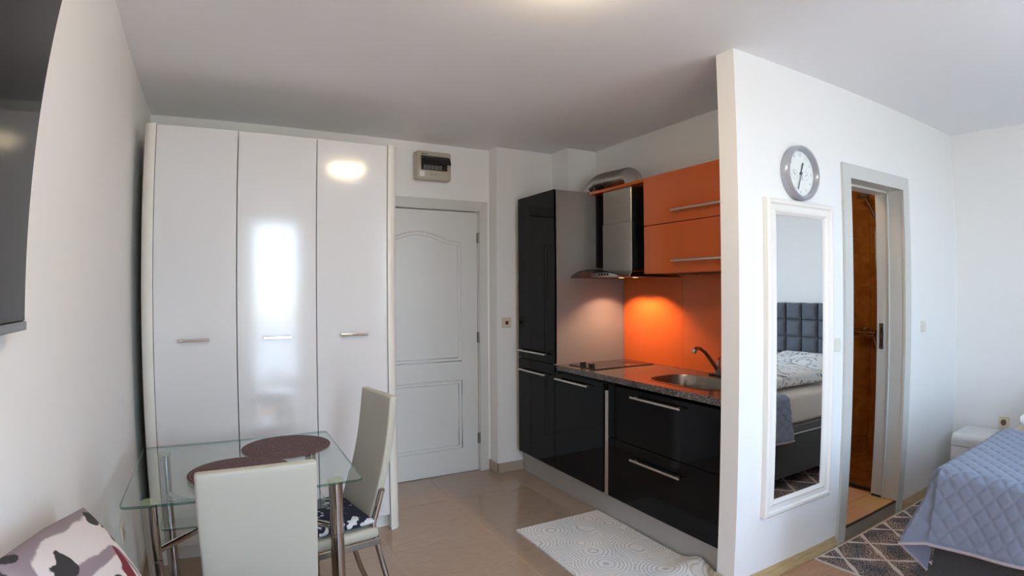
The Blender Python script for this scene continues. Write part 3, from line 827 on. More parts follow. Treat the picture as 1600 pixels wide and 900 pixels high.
t = thing('hob', 'two-ring black glass hob with two black knobs', 'hob', (2.93, -0.95, ZC1))
obj('glass_plate', B((2.655, 3.175, -0.800, -1.102, ZC1 + 0.0005, ZC1 + 0.006), bevel=0.0015, seg=1), M_blackglass, t)
M_ringm = mat('hob_ring_print', (0.10, 0.09, 0.09, 1), 0.2)
for cx, r in ((2.83, 0.085), (3.05, 0.105)):
    bm = bmesh.new(); add_tube(bm, [(cx + r * math.cos(2 * PI * q / 40), -0.95 + r * math.sin(2 * PI * q / 40), ZC1 + 0.0060) for q in range(40)], 0.0009, 4, closed=True); obj('heating_ring', bm, M_ringm, t)
for y in (-0.905, -1.005):
    bm = bmesh.new(); add_lathe(bm, [(0, 0.0), (0.021, 0.0), (0.021, 0.018), (0.019, 0.024), (0, 0.025)], (2.700, y, ZC1 + 0.0065), 'Z', 20)
    k = obj('knob', bm, M_plastic_b, t, True)
    obj('pointer', B((2.6805, 2.6995, y - 0.002, y + 0.002, ZC1 + 0.0314, ZC1 + 0.0322)), M_whitep, k)

# backsplash
bs = thing('backsplash', 'glowing orange gloss backsplash behind hob and sink', 'backsplash', (3.21, -1.4, ZC1))
obj('panel', B((3.2005, 3.2222, -0.7425, -1.3480, ZC1 + 0.0005, 1.62)), M_orangeb, bs)
obj('panel', B((3.2005, 3.2222, -1.3495, -2.2115, ZC1 + 0.0005, 1.558)), M_orangeb, bs)

# wall cabinet
XU = 2.886
t = thing('wall_cabinet', 'orange gloss wall cabinet with two flap doors', 'cabinet', (3.05, -1.76, 1.56))
obj('carcass', B((XU + 0.019, 3.222, -1.325, -2.2115, 1.560, 2.178)), M_blackm, t)
for z0, z1, zh in ((1.5605, 1.8655, 1.6335), (1.8695, 2.180, 1.938)):
    d = obj('door', B((XU, XU + 0.0185, -1.322, -2.2115, z0, z1), bevel=0.0015, seg=1), M_orange, t)
    obj('handle', bar_handle(-1.59, -1.98, zh, XU), M_steelh, d)
bm = bmesh.new(); add_lathe(bm, [(0, 0.0), (0.026, 0.0), (0.030, -0.006), (0.020, -0.008), (0, -0.008)], (3.02, -1.86, 1.5595), 'Z', 20); obj('spotlight', bm, M_chrome, t, True)
bm = bmesh.new(); add_lathe(bm, [(0, -0.0081), (0.018, -0.0081), (0.018, -0.0095), (0, -0.0095)], (3.02, -1.86, 1.5595), 'Z', 20); obj('spot_lens', bm, M_spot2, t)

t = thing('hood_housing', 'orange edged top board with black back around the hood', 'shelf', (3.05, -1.03, 2.156))
bm = bmesh.new(); add_box(bm, XU, 3.222, -0.7430, -1.3215, 2.1575, 2.1760)
obj('top_board', bm, M_orange, t)
obj('back_board', B((3.2005, 3.2222, -0.7430, -1.3215, 1.6225, 2.1565)), M_blackm, t)
obj('left_board', B((2.936, 3.2, -0.7430, -0.7550, 1.6225, 2.1565)), M_blackm, t)

t = thing('cooker_hood', 'stainless chimney cooker hood with arched glass canopy', 'hood', (2.95, -1.03, 1.55))
obj('chimney', B((2.905, 3.1995, -0.866, -1.178, 1.585, 1.9200), bevel=0.002, seg=1), M_steel, t)
obj('upper_chimney', B((2.909, 3.1995, -0.870, -1.174, 1.9205, 2.1565), bevel=0.002, seg=1), M_steel, t)
bm = bmesh.new()
add_box(bm, 2.79, 3.1995, -0.885, -1.175, 1.548, 1.580, 0.003)
obj('motor_box', bm, M_steel, t)
obj('control_panel', B((2.782, 2.7895, -0.885, -1.175, 1.551, 1.577), bevel=0.002, seg=1), M_steelh, t)
for k in range(4):
    bm = bmesh.new(); y = -0.985 - 0.030 * k
    add_lathe(bm, [(0, -0.003), (0.008, -0.003), (0.009, 0.0), (0, 0.0)], (2.7818, y, 1.564), 'X', 12); obj('button', bm, M_plastic_b, t)
def canopy(u, v):
    y = -0.758 - 0.585 * u; q = (y + 1.05) / 0.292
    front = 2.70 - 0.055 * (1 - q * q)
    return (front + (3.195 - front) * v, y, 1.594 - 0.045 * q * q)
bm = bmesh.new(); add_sheet(bm, 24, 8, canopy, 0.006); obj('glass_canopy', bm, M_hoodglass, t, True, 50)
bm = bmesh.new(); add_tube(bm, [Vector(canopy(k / 24, 0)) - Vector((0.0, 0, 0.003)) for k in range(25)], 0.0038, 6); obj('canopy_edge', bm, M_glassedge, t, True)
for y in (-0.955, -1.105):
    bm = bmesh.new(); add_lathe(bm, [(0, 0), (0.027, 0.0), (0.027, -0.003), (0, -0.003)], (3.00, y, 1.5478), 'Z', 20); s = obj('spotlight', bm, M_chrome, t, True)
    bm = bmesh.new(); add_lathe(bm, [(0, 0), (0.020, 0.0), (0.018, -0.002), (0, -0.003)], (3.00, y, 1.5446), 'Z', 20); obj('lens', bm, M_spot, s)
    sp = bpy.data.lights.new('hood_spot', 'SPOT'); sp.energy = 16.0; sp.color = (1.0, 0.60, 0.36); sp.spot_size = math.radians(122); sp.spot_blend = 0.35; sp.shadow_soft_size = 0.02
    so = bpy.data.objects.new('hood_spot', sp); COL.objects.link(so); so.location = (3.00, y, 1.5395)

bm = bmesh.new()
ctrl = [Vector(p) for p in ((3.04, -1.058, 2.1782), (3.04, -1.058, 2.205), (3.04, -1.010, 2.258), (3.04, -0.90, 2.264), (3.04, -0.78, 2.270), (3.04, -0.66, 2.268), (3.04, -0.585, 2.235), (3.04, -0.568, 2.200), (3.04, -0.568, 2.1782))]
path = []
for i in range(len(ctrl) - 1):
    p0, p1, p2, p3 = ctrl[max(i - 1, 0)], ctrl[i], ctrl[i + 1], ctrl[min(i + 2, len(ctrl) - 1)]
    for k in range(14):
        u = k / 14
        path.append(0.5 * ((2 * p1) + (-p0 + p2) * u + (2 * p0 - 5 * p1 + 4 * p2 - p3) * u * u + (-p0 + 3 * p1 - 3 * p2 + p3) * u ** 3))
path.append(ctrl[-1])
cum = [0.0]
for k in range(1, len(path)): cum.append(cum[-1] + (path[k] - path[k - 1]).length)
def along(d):
    for k in range(1, len(path)):
        if cum[k] >= d - 1e-9:
            return path[k - 1].lerp(path[k], (d - cum[k - 1]) / max(cum[k] - cum[k - 1], 1e-9))
    return path[-1]
nd = 84
even = [along(cum[-1] * k / nd) for k in range(nd + 1)]
add_tube(bm, even, [0.066 + (0.0024 if k % 2 else -0.0024) + 0.0012 * noise.noise(Vector((k * 0.35, 0, 0))) for k in range(nd + 1)], 32)
dct = obj('flexible_duct', bm, M_alu, None, True, 80)
tag(dct, 'crinkled silver flexible duct arching over the kitchen cabinets', 'duct')

# ------------------------------------------------------------------ wall fittings
def switch_plate(name, label, cat, c, normal, m, w=0.08, rocker=None, group=None, sock=False):
    """plate on a wall; normal is '-Y' or '-X' or '+X'"""
    t = thing(name, label, cat, c, 0, group)
    def bx(u0, u1, d0, d1, v0, v1, bev):
        if normal == '-Y': return B((c[0] + u0, c[0] + u1, c[1] - d1, c[1] - d0, c[2] + v0, c[2] + v1), bevel=bev)
        s = -1 if normal == '-X' else 1
        return B((c[0] + s * d0, c[0] + s * d1, c[1] + u0, c[1] + u1, c[2] + v0, c[2] + v1), bevel=bev)
    obj('plate', bx(-w / 2, w / 2, 0.0005, 0.010, -w / 2, w / 2, 0.003), m, t)
    if sock:
        bm = bmesh.new(); ax = 'Y' if normal == '-Y' else 'X'; s = 1 if normal == '+X' else -1
        cc = Vector(c) + Vector({'-Y': (0, -0.0105, 0), '-X': (-0.0105, 0, 0), '+X': (0.0105, 0, 0)}[normal])
        add_lathe(bm, [(0.021, 0), (0.023, s * 0.002), (0.0, s * 0.0022), (0.0, 0)], cc, ax, 20); obj('socket_ring', bm, M_sockb if sock == 'dark' else m, t, True)
        for dv in (-0.0095, 0.0095):
            bm = bmesh.new(); p = cc + Vector({'-Y': (dv, s * 0.0025, 0), '-X': (s * 0.0025, dv, 0), '+X': (s * 0.0025, dv, 0)}[normal])
            add_lathe(bm, [(0, 0), (0.003, 0), (0.003, s * 0.0008), (0, s * 0.0008)], p, ax, 10); obj('socket_hole', bm, M_dark, t)
    else:
        rm = rocker or m; rw = 0.030 if rocker is None else 0.013
        obj('rocker', bx(-rw, rw, 0.0102, 0.0145, -rw * 1.05, rw * 1.05, 0.002), rm, t)
    return t
switch_plate('light_switch', 'cream wall switch with a small dark red rocker', 'switch', (2.507, -0.1353, 1.204), '-Y', M_cream, 0.082, rocker=M_red)
switch_plate('light_switch', 'ivory switch between the long mirror and the bathroom doorway', 'switch', (3.378, YP, 1.155), '-Y', M_creamsw, 0.075)
switch_plate('light_switch', 'ivory switch alone on the wall past the bathroom doorway', 'switch', (4.480, YP, 1.208), '-Y', M_creamsw, 0.075)
switch_plate('wall_socket', 'cream wall socket beside the nightstand', 'socket', (XR, -2.715, 0.505), '-X', M_cream, 0.082, sock='dark')
switch_plate('wall_socket', 'cream socket low on the left wall beside the glass table', 'socket', (0.0, -1.365, 0.44), '+X', M_cream, 0.080, sock=True)

t = thing('fuse_box', 'beige fuse box with a smoked flap above the entrance door', 'fuse box', (1.93, 0, 2.30))
bm = B((1.784, 2.062, -0.085, -0.0005, 2.300, 2.518), bevel=0.014, seg=3); obj('housing', bm, M_beigebox, t, True)
obj('window_recess', B((1.818, 2.028, -0.0858, -0.0848, 2.372, 2.480)), M_dark, t)
bm = bmesh.new()
arc = [(-0.0865, 2.482), (-0.104, 2.476), (-0.124, 2.460), (-0.140, 2.438), (-0.150, 2.408), (-0.1465, 2.407), (-0.136, 2.436), (-0.120, 2.456), (-0.102, 2.471), (-0.0865, 2.476)]
add_prism(bm, arc, 'X', 1.812, 2.034); obj('flap', bm, M_smoke, t, True, 50)
for k in range(6):
    obj('breaker', B((1.836 + 0.030 * k, 1.862 + 0.030 * k, -0.090, -0.0862, 2.378, 2.412), bevel=0.001, seg=1), M_dark if k > 4 else M_breaker, t)
obj('rating_sticker', B((1.806, 1.846, -0.0858, -0.0851, 2.322, 2.362)), M_whitep, t)
bm = bmesh.new(); add_tube(bm, [(1.890 + 0.055 * k / 10, -0.0855, 2.352 - 0.014 * math.sin(PI * k / 10)) for k in range(11)], 0.0018, 6); obj('pull_groove', bm, M_hinge, t)
obj('printed_mark', B((1.818, 1.866, -0.0856, -0.0850, 2.492, 2.497)), M_dark, t)

# ------------------------------------------------------------------ ceiling lamp
t = thing('ceiling_lamp', 'warm lit dome lamp on the ceiling', 'lamp', (1.49, -2.53, H))
bm = bmesh.new(); add_lathe(bm, [(0, -0.018), (0.165, -0.018), (0.172, -0.010), (0.172, -0.0005), (0, -0.0005)], (1.49, -2.53, H), 'Z', 40); obj('base', bm, M_whitep, t, True)
bm = bmesh.new(); add_lathe(bm, [(0, -0.105), (0.05, -0.101), (0.10, -0.086), (0.14, -0.058), (0.160, -0.022), (0.160, -0.0185), (0, -0.0185)], (1.49, -2.53, H), 'Z', 40); obj('lamp_shade', bm, M_lamp, t, True)

# ------------------------------------------------------------------ wall mirror and clock
t = thing('wall_mirror', 'long white framed mirror on the partition wall', 'mirror', (3.035, YP, 0.342))
mx0, mx1, mz0, mz1 = 2.750, 3.321, 0.342, 1.903
prof = [(0.0, 0.0005), (0.0, 0.026), (0.010, 0.032), (0.022, 0.032), (0.030, 0.022), (0.052, 0.020), (0.062, 0.027), (0.072, 0.022), (0.080, 0.010), (0.080, 0.0005)]
bm = bmesh.new(); rings = []
for cx, cz, sx, sz in ((mx0, mz0, 1, 1), (mx1, mz0, -1, 1), (mx1, mz1, -1, -1), (mx0, mz1, 1, -1)):
    rings.append([bm.verts.new((cx + sx * a, YP - h, cz + sz * a)) for a, h in prof])
for k in range(4):
    A, C = rings[k], rings[(k + 1) % 4]
    for i in range(len(prof)):
        j = (i + 1) % len(prof); bm.faces.new((A[i], A[j], C[j], C[i]))
obj('frame', bm, M_mframe, t, True, 30)
obj('mirror_glass', B((mx0 + 0.078, mx1 - 0.078, YP - 0.012, YP - 0.001, mz0 + 0.078, mz1 - 0.078)), M_mirror, t)

CX, CZ, CR = 3.040, 2.048, 0.143
t = thing('wall_clock', 'round grey metal wall clock with a white dial above the mirror', 'clock', (CX, YP, CZ))
bm = bmesh.new()
add_lathe(bm, [(0, -0.0005), (CR - 0.002, -0.0005), (CR, -0.010), (CR - 0.003, -0.036), (CR - 0.010, -0.044), (CR - 0.020, -0.042), (CR - 0.026, -0.026), (CR - 0.027, -0.014), (0, -0.014)], (CX, YP, CZ), 'Y', 64)
obj('case', bm, M_clockm, t, True, 50)
bm = bmesh.new(); add_lathe(bm, [(0, -0.0145), (CR - 0.0275, -0.0145), (CR - 0.0275, -0.017), (0, -0.017)], (CX, YP, CZ), 'Y', 48); obj('dial', bm, M_dial, t)
RF = Matrix.Rotation(PI / 2, 4, 'X')
for h in range(1, 13):
    bm = bmesh.new()
    a = PI / 2 - 2 * PI * h / 12
    me = text_bm(str(h), 0.019, Matrix.Translation((CX + 0.095 * math.cos(a), YP - 0.0174, CZ + 0.095 * math.sin(a))) @ RF)
    bm.from_mesh(me); bpy.data.meshes.remove(me)
    obj('numeral', bm, M_inkl, t)
def ring_ticks(cx, cz, r, n, ln, th=0.0006):
    bm = bmesh.new()
    for k in range(n):
        a = 2 * PI * k / n; d = Vector((math.cos(a), 0, math.sin(a))); p = Vector((cx, YP - 0.0173, cz))
        add_tube(bm, [p + d * (r - ln), p + d * r], th, 4)
    return bm
obj('minute_marks', ring_ticks(CX, CZ, 0.112, 60, 0.005), M_inkl, t)
for dx in (-0.047, 0.047):
    sd = obj('subdial', ring_ticks(CX + dx, CZ - 0.008, 0.026, 20, 0.006), M_inkl, t)
    bm = bmesh.new(); a = 2.3 if dx < 0 else 0.6
    add_tube(bm, [(CX + dx - 0.006 * math.cos(a), YP - 0.0178, CZ - 0.008 - 0.006 * math.sin(a)), (CX + dx + 0.016 * math.cos(a), YP - 0.0178, CZ - 0.008 + 0.016 * math.sin(a))], 0.0012, 5)
    obj('subdial_hand', bm, M_ink, sd)
def hand(ang, ln, w, back=0.02, d=0.020):
    a = PI / 2 - ang; u = Vector((math.cos(a), 0, math.sin(a))); s = Vector((-u.z, 0, u.x)); c = Vector((CX, YP - d, CZ))
    bm = bmesh.new(); q = [c - u * back - s * w * 0.6, c + u * ln - s * w, c + u * ln + s * w, c - u * back + s * w * 0.6]
    lo = [bm.verts.new(p) for p in q]; hi = [bm.verts.new(p - Vector((0, 0.0015, 0))) for p in q]
    bm.faces.new(lo); bm.faces.new(hi)
    for k in range(4): bm.faces.new((lo[k], lo[(k + 1) % 4], hi[(k + 1) % 4], hi[k]))
    return bm
obj('hour_hand', hand(math.radians(22), 0.060, 0.0045, 0.004, 0.0205), M_ink, t)
obj('minute_hand', hand(math.radians(199), 0.088, 0.0030, 0.004, 0.023), M_ink, t)
obj('second_hand', hand(math.radians(176), 0.035, 0.0010, 0.004, 0.0255), M_ink, t)
bm = bmesh.new(); add_lathe(bm, [(0, -0.017), (0.006, -0.017), (0.006, -0.028), (0, -0.028)], (CX, YP, CZ), 'Y', 16); obj('hub', bm, M_ink, t)

# ------------------------------------------------------------------ television on the left wall
TVT = Matrix.Translation((0.046, 0, 1.386)) @ Matrix.Rotation(math.radians(1.8), 4, 'Y')
t = thing('television', 'large black flat television hanging on the left wall', 'television', (0.0, -3.38, 1.386))
def tvbox(*b, **k):
    bm = B(*b, **k); bm.transform(TVT); return bm
TY0, TY1 = -4.10, -2.653
obj('screen', tvbox((-0.0015, 0.0005, TY0 + 0.008, TY1 - 0.008, 0.021, 0.822)), M_tvs, t)
obj('bezel', tvbox((-0.03, -0.002, TY0, TY1, 0.019, 0.830), bevel=0.002, seg=1), M_tvb, t)
obj('bottom_chin', tvbox((-0.028, 0.003, TY0, TY1, 0.0, 0.0185), bevel=0.0025), M_tvc, t)
obj('wall_bracket', B((0.0005, 0.020, -3.6, -3.1, 1.55, 1.95)), M_plastic_b, t)

# ------------------------------------------------------------------ dining table
TX0, TX1, TY0_, TY1_, TZ = 0.098, 0.936, -1.938, -1.130, 0.750
t = thing('dining_table', 'square glass-topped dining table on thick chrome legs', 'table', (0.517, -1.534, 0))
bm = bmesh.new(); add_prism(bm, rrect(TX0, TX1, TY0_, TY1_, 0.025, 5), 'Z', TZ - 0.010, TZ)
for f in bm.faces:
    if abs(f.normal.z) < 0.5: f.material_index = 1
bm.normal_update()
for f in bm.faces: f.material_index = 0 if abs(f.normal.z) > 0.5 else 1
obj('glass_top', bm, [M_glass, M_glassedge], t)
legs = [(0.190, -1.862), (0.844, -1.862), (0.190, -1.205), (0.844, -1.205)]
M_puck = mat('clear_yellowish_puck', (0.55, 0.54, 0.36, 1), 0.15)
for x, y in legs:
    bm = bmesh.new()
    add_lathe(bm, [(0, 0.0005), (0.026, 0.0005), (0.0265, 0.02), (0.0265, 0.518), (0.024, 0.520), (0.024, 0.524), (0.0265, 0.526), (0.0265, 0.728), (0, 0.728)], (x, y, 0), 'Z', 24)
    l = obj('leg', bm, M_chromed, t, True, 35)
    bm = bmesh.new(); add_lathe(bm, [(0, 0.7285), (0.0295, 0.7285), (0.0295, 0.7395), (0, 0.7395)], (x, y, 0), 'Z', 24); obj('glass_pad', bm, M_puck, l, True)
bm = bmesh.new(); add_prism(bm, rrect(0.200, 0.846, -1.700, -1.370, 0.02, 4), 'Z', 0.560, 0.567); bm.normal_update()
for f in bm.faces: f.material_index = 0 if abs(f.normal.z) > 0.5 else 1
obj('under_shelf', bm, [M_glass, M_glassedge], t)
for (x, y) in legs:
    cx, cy = 0.517 + (x - 0.517) * 0.42, -1.534 + (y + 1.534) * 0.32
    bm = bmesh.new(); d = Vector((cx - x, cy - y, 0)).normalized()
    add_tube(bm, [Vector((x, y, 0.548)) + d * 0.024, (cx, cy, 0.546)], 0.0125, 12); obj('stretcher', bm, M_chrome, t, True)

for (x, y, lab) in ((0.717, -1.360, 'round plum-brown woven placemat near the wardrobe side of the table'), (0.505, -1.680, 'round plum-brown woven placemat partly hidden by the near chair')):
    bm = bmesh.new(); add_lathe(bm, [(0, 0.0), (0.190, 0.0), (0.1955, 0.0015), (0.1955, 0.0040), (0.190, 0.0055), (0, 0.0050)], (0, 0, 0), 'Z', 64)
    o = obj('placemat', bm, M_mat, None, True); o.location = (x, y, TZ + (0.0005 if y > -1.5 else 0.0062))
    if y < -1.5: o.rotation_euler = (math.radians(-0.0), 0, 0)
    tag(o, lab, 'placemat', 'woven placemats on the glass table')

# ------------------------------------------------------------------ dining chairs (local frame: faces +Y, origin on the floor under the seat)
def make_chair(label):
    t = thing('dining_chair', label, 'chair', (0, 0, 0), 0, 'cream dining chairs')
    W = 0.155
    # tall narrow leaning backrest
    bm = bmesh.new()
    yb = lambda z: -0.156 - 0.116 * (z - 0.46) / 0.54 - 0.02 * math.sin(PI * (z - 0.46) / 0.54)
    add_sheet_pts = []
    nz_, nx_ = 14, 8
    F = []; K = []
    for i in range(nz_ + 1):
        z = 0.465 + 0.535 * i / nz_
        F.append([bm.verts.new((-W + 2 * W * j / nx_, yb(z) + 0.018, z)) for j in range(nx_ + 1)])
        K.append([bm.verts.new((-W + 2 * W * j / nx_, yb(z) - 0.018, z)) for j in range(nx_ + 1)])
    for i in range(nz_):
        for j in range(nx_):
            bm.faces.new((F[i][j], F[i][j + 1], F[i + 1][j + 1], F[i + 1][j])); bm.faces.new((K[i][j], K[i + 1][j], K[i + 1][j + 1], K[i][j + 1]))
        bm.faces.new((F[i][0], F[i + 1][0], K[i + 1][0], K[i][0])); bm.faces.new((F[i][nx_], K[i][nx_], K[i + 1][nx_], F[i + 1][nx_]))
    for j in range(nx_):
        bm.faces.new((F[0][j], K[0][j], K[0][j + 1], F[0][j + 1])); bm.faces.new((F[nz_][j], F[nz_][j + 1], K[nz_][j + 1], K[nz_][j]))
    bm.normal_update()
    es = [e for e in bm.edges if len(e.link_faces) == 2 and e.calc_face_angle(0) > 0.9]
    bmesh.ops.bevel(bm, geom=es, offset=0.008, segments=3, affect='EDGES', profile=0.5)
    obj('backrest', bm, M_leather, t, True, 60)
    bm = B((-0.195, 0.195, -0.175, 0.215, 0.405, 0.450), bevel=0.016, seg=3); obj('seat', bm, M_leather, t, True, 60)
    bm = bmesh.new()
    for q in ((-0.196, -0.184, -0.175, 0.21), (0.184, 0.196, -0.175, 0.21), (-0.184, 0.184, 0.198, 0.21), (-0.184, 0.184, -0.175, -0.163)):
        add_box(bm, *q, 0.376, 0.404, 0.002, 1)
    obj('seat_frame', bm, M_darkmetal, t)
    for s in (-1, 1):
        bm = bmesh.new()
        zz = [(0.60, 0), (0.55, 0), (0.50, 0), (0.46, 0)]
        pts = [(s * (W + 0.012), yb(z), z) for z, _ in zz] + [(s * (W + 0.016), -0.158, 0.43), (s * (W + 0.020), -0.166, 0.39), (s * 0.178, -0.185, 0.30), (s * 0.182, -0.208, 0.20), (s * 0.186, -0.238, 0.10), (s * 0.188, -0.272, 0.0135)]
        add_tube(bm, pts, 0.0125, 12)
        l = obj('leg', bm, M_chromed, t, True)
        bm = bmesh.new(); add_lathe(bm, [(0, -0.003), (0.0128, -0.003), (0.0128, 0.004), (0.008, 0.0065), (0, 0.007)], (s * (W + 0.012), yb(0.60), 0.60), 'Z', 14); obj('end_cap', bm, M_hinge, l, True)
        bm = bmesh.new(); add_lathe(bm, [(0, 0.0005), (0.015, 0.0005), (0.015, 0.016), (0, 0.02)], (s * 0.188, -0.272, 0), 'Z', 12); obj('foot_cap', bm, M_plastic_b, l, True)
        bm = bmesh.new()
        add_tube(bm, [(s * 0.182, 0.195, 0.395), (s * 0.183, 0.197, 0.34), (s * 0.185, 0.200, 0.0135)], 0.0125, 12); l = obj('leg', bm, M_chromed, t, True)
        bm = bmesh.new(); add_lathe(bm, [(0, 0.0005), (0.015, 0.0005), (0.015, 0.016), (0, 0.02)], (s * 0.185, 0.200, 0), 'Z', 12); obj('foot_cap', bm, M_plastic_b, l, True)
    return t
def copy_tree(o, par=None):
    c = o.copy(); COL.objects.link(c)
    if par: c.parent = par
    for ch in o.children: copy_tree(ch, c)
    return c
chair_a = make_chair('cream leatherette dining chair with its back turned, in front of the glass table')
chair_b = copy_tree(chair_a)
chair_b['label'] = 'cream leatherette dining chair in profile beside the wardrobe'
chair_a.location = (0.530, -2.185, 0)
CB_R = math.radians(90 + 10)
chair_b.location = (0.845, -1.558, 0); chair_b.rotation_euler = (0, 0, CB_R)
bm = bmesh.new(); add_pillow(bm, 0.37, 0.36, 0.045, Matrix.Translation((0, 0, 0)), 22, 5.0, 0.004)
o = obj('seat_cushion', bm, M_navy, None, True, 70)
o.location = Vector((0.845, -1.558, 0.4775)) + Matrix.Rotation(CB_R, 3, 'Z') @ Vector((0, 0.025, 0)); o.rotation_euler = (0, 0, CB_R)
tag(o, 'navy floral seat cushion on the chair in profile', 'cushion')

# ------------------------------------------------------------------ sofa under the television with the print cushion
t = thing('sofa', 'low grey sofa along the left wall under the television', 'sofa', (0.36, -3.1, 0))
obj('frame', B((0.02, 0.335, -3.75, -2.56, 0.06, 0.26), (0.335, 0.74, -3.75, -2.56, 0.06, 0.26)), M_sofa, t)
bm = B((0.02, 0.76, -3.76, -2.53, 0.262, 0.44), bevel=0.04, seg=3); obj('seat', bm, M_sofa, t, True, 60)
for x in (0.08, 0.68):
    for y in (-3.68, -2.63):
        bm = bmesh.new(); add_tube(bm, [(x, y, 0.0005), (x, y, 0.0595)], [0.018, 0.024], 12); obj('leg', bm, M_plastic_b, t, True)
_u0 = Vector((-0.447, 0, 0.894)); _x0 = Vector((0, 1, 0)); _a = math.radians(11)
_x = _x0 * math.cos(_a) - _u0 * math.sin(_a); _y = _u0 * math.cos(_a) + _x0 * math.sin(_a); _n = _x.cross(_y)
_c = Vector((0.105, -2.490, 0.945)) - _x * 0.285 - _y * 0.265
CM = Matrix(((_x.x, _y.x, _n.x, _c.x), (_x.y, _y.y, _n.y, _c.y), (_x.z, _y.z, _n.z, _c.z), (0, 0, 0, 1)))
bm = bmesh.new(); add_pillow(bm, 0.57, 0.53, 0.17, None, 26, 2.4, pinch=-0.02)
o = obj('throw_cushion', bm, M_cush, None, True, 80); o.matrix_world = CM
tag(o, 'printed cushion of mauve, white and dark red strokes leaning on the left wall', 'cushion')

# ------------------------------------------------------------------ rugs
def krug(u, v):
    x = 2.032 + 0.615 * u; y = -1.142 - 1.20 * v
    w = math.exp(-((y + 2.03) / 0.075) ** 2) * max(0, (u - 0.45) / 0.55) ** 1.3
    return (x + 0.004 * math.sin(9 * v), y, 0.0105 + 0.045 * w + 0.0006 * noise.noise(Vector((x * 30, y * 30, 0))))
bm = bmesh.new(); add_sheet(bm, 60, 120, krug, 0.0100)
o = obj('kitchen_rug', bm, M_krug, None, True, 60); tag(o, 'white kitchen rug carved with concentric arcs', 'rug')
t = thing('bedside_rug', 'charcoal bedside rug with a cream trellis pattern', 'rug', (4.05, -2.95, 0))
obj('pile', B((3.215, 4.95, -3.55, -2.358, 0.0006, 0.0085)), M_brug, t)
obj('binding', B((3.205, 4.96, -2.3575, -2.346, 0.0006, 0.0075), (3.205, 3.2145, -3.55, -2.3578, 0.0006, 0.0075)), M_bind, t)

# ------------------------------------------------------------------ bed
t = thing('bed', 'upholstered charcoal box-spring bed with a tufted headboard', 'bed', (4.05, -3.85, 0))
BX0_, BX1_, BY0, BY1 = 3.02, 5.035, -4.66, -3.06
obj('base', B((BX0_, BX1_, BY0, BY1, 0.105, 0.405), bevel=0.012), M_charc, t)
obj('topper_band', B((BX0_ + 0.002, BX1_, BY0 + 0.002, BY1 - 0.002, 0.412, 0.470), bevel=0.010), M_btop, t)
bm = bmesh.new(); add_tube(bm, [(BX0_, BY0, 0.409), (BX0_, BY1, 0.409), (BX1_, BY1, 0.409), (BX1_, BY0, 0.409)], 0.006, 8, closed=True); obj('piping', bm, M_piping, t, True)
obj('mattress', B((BX0_ + 0.01, BX1_, BY0 + 0.01, BY1 - 0.005, 0.472, 0.695), bevel=0.035, seg=3), M_mattr, t, True, 60)
for x in (BX0_ + 0.10, BX1_ - 0.15):
    for y in (BY0 + 0.10, BY1 - 0.10):
        bm = bmesh.new(); add_tube(bm, [(x, y, 0.009 if True else 0), (x, y, 0.1045)], [0.024, 0.030], 14); obj('leg', bm, M_hinge, t, True)
hb = obj('headboard', B((5.085, XR - 0.024, -4.72, -3.0, 0.012, 1.325), bevel=0.01), M_head, t)
pw, ph = 0.161, 0.156
hp = None; c0 = -3.653 + pw / 2
for i in range(-6, 4):
    for j in range(4):
        yy, z = c0 + pw * i, 1.335 - ph * (j + 0.5)
        if yy > -3.0 or yy < -4.72: continue
        if hp is None:
            bm = bmesh.new(); add_pillow(bm, pw - 0.003, ph - 0.003, 0.075, Matrix.Rotation(-PI / 2, 4, 'Y') @ Matrix.Rotation(PI / 2, 4, 'Z'), 12, 4.0)
            hp = bpy.data.meshes.new('panel')
            bmesh.ops.recalc_face_normals(bm, faces=bm.faces)
            for f in bm.faces: f.smooth = True
            bm.to_mesh(hp); bm.free(); hp.materials.append(M_head)
        q = bpy.data.objects.new('panel', hp); COL.objects.link(q); q.parent = hb
        q.location = Vector((5.078, yy, z)) - MW[t.name].translation

# quilt over the foot half, gathered at its corner
QX, QY, QZ, QD = 3.005, -3.055, 0.708, 0.335
def prof1(a):
    r = 0.035
    if a <= 0: return a, 0.0
    if a < r * PI / 2: return r * math.sin(a / r), r * (1 - math.cos(a / r))
    s = a - r * PI / 2
    return r + s * 0.13, r + s * 0.985
o_d, d_d = prof1(QD)
HEM = [(0.0, (-o_d, 0.0, -d_d)), (0.24, (-o_d - 0.015, 0.115, -0.338)), (0.30, (-o_d + 0.010, 0.128, -0.345)), (0.50, (0.035, 0.020, -0.475)), (0.66, (0.04, 0.125, -0.385)), (0.76, (0.015, 0.160, -0.352)), (1.0, (0.0, o_d + 0.02, -d_d))]
def hem(q):
    for (q0, a), (q1, b) in zip(HEM, HEM[1:]):
        if q <= q1 + 1e-9:
            u = (q - q0) / (q1 - q0); u = u * u * (3 - 2 * u)
            return Vector(a).lerp(Vector(b), u)
    return Vector(HEM[-1][1])
def quilt_pt(a, b):
    if a > 0 and b > 0:
        ph_ = math.atan2(b, a); rho = math.hypot(a, b); rh = QD / max(math.cos(ph_), math.sin(ph_))
        return Vector((QX, QY, QZ)) + hem(ph_ / (PI / 2)) * (rho / rh)
    wav = 0.006 * noise.noise(Vector((a * 3, b * 3, 2.0)))
    if a > 0:
        o_, d_ = prof1(a); k = min(1, -b / 0.25)
        return Vector((QX - o_ - 0.012 * (a / QD) * math.sin(b * 11) * k, QY + b, QZ - d_))
    if b > 0:
        o_, d_ = prof1(b); k = min(1, -a / 0.25)
        return Vector((QX - a, QY + o_ + 0.02 * (b / QD) * (1 - k) + 0.012 * (b / QD) * math.sin(a * 12) * k, QZ - d_))
    return Vector((QX - a, QY + b, QZ + wav))
AL, BL, ST = -0.95, -1.60, 0.0065
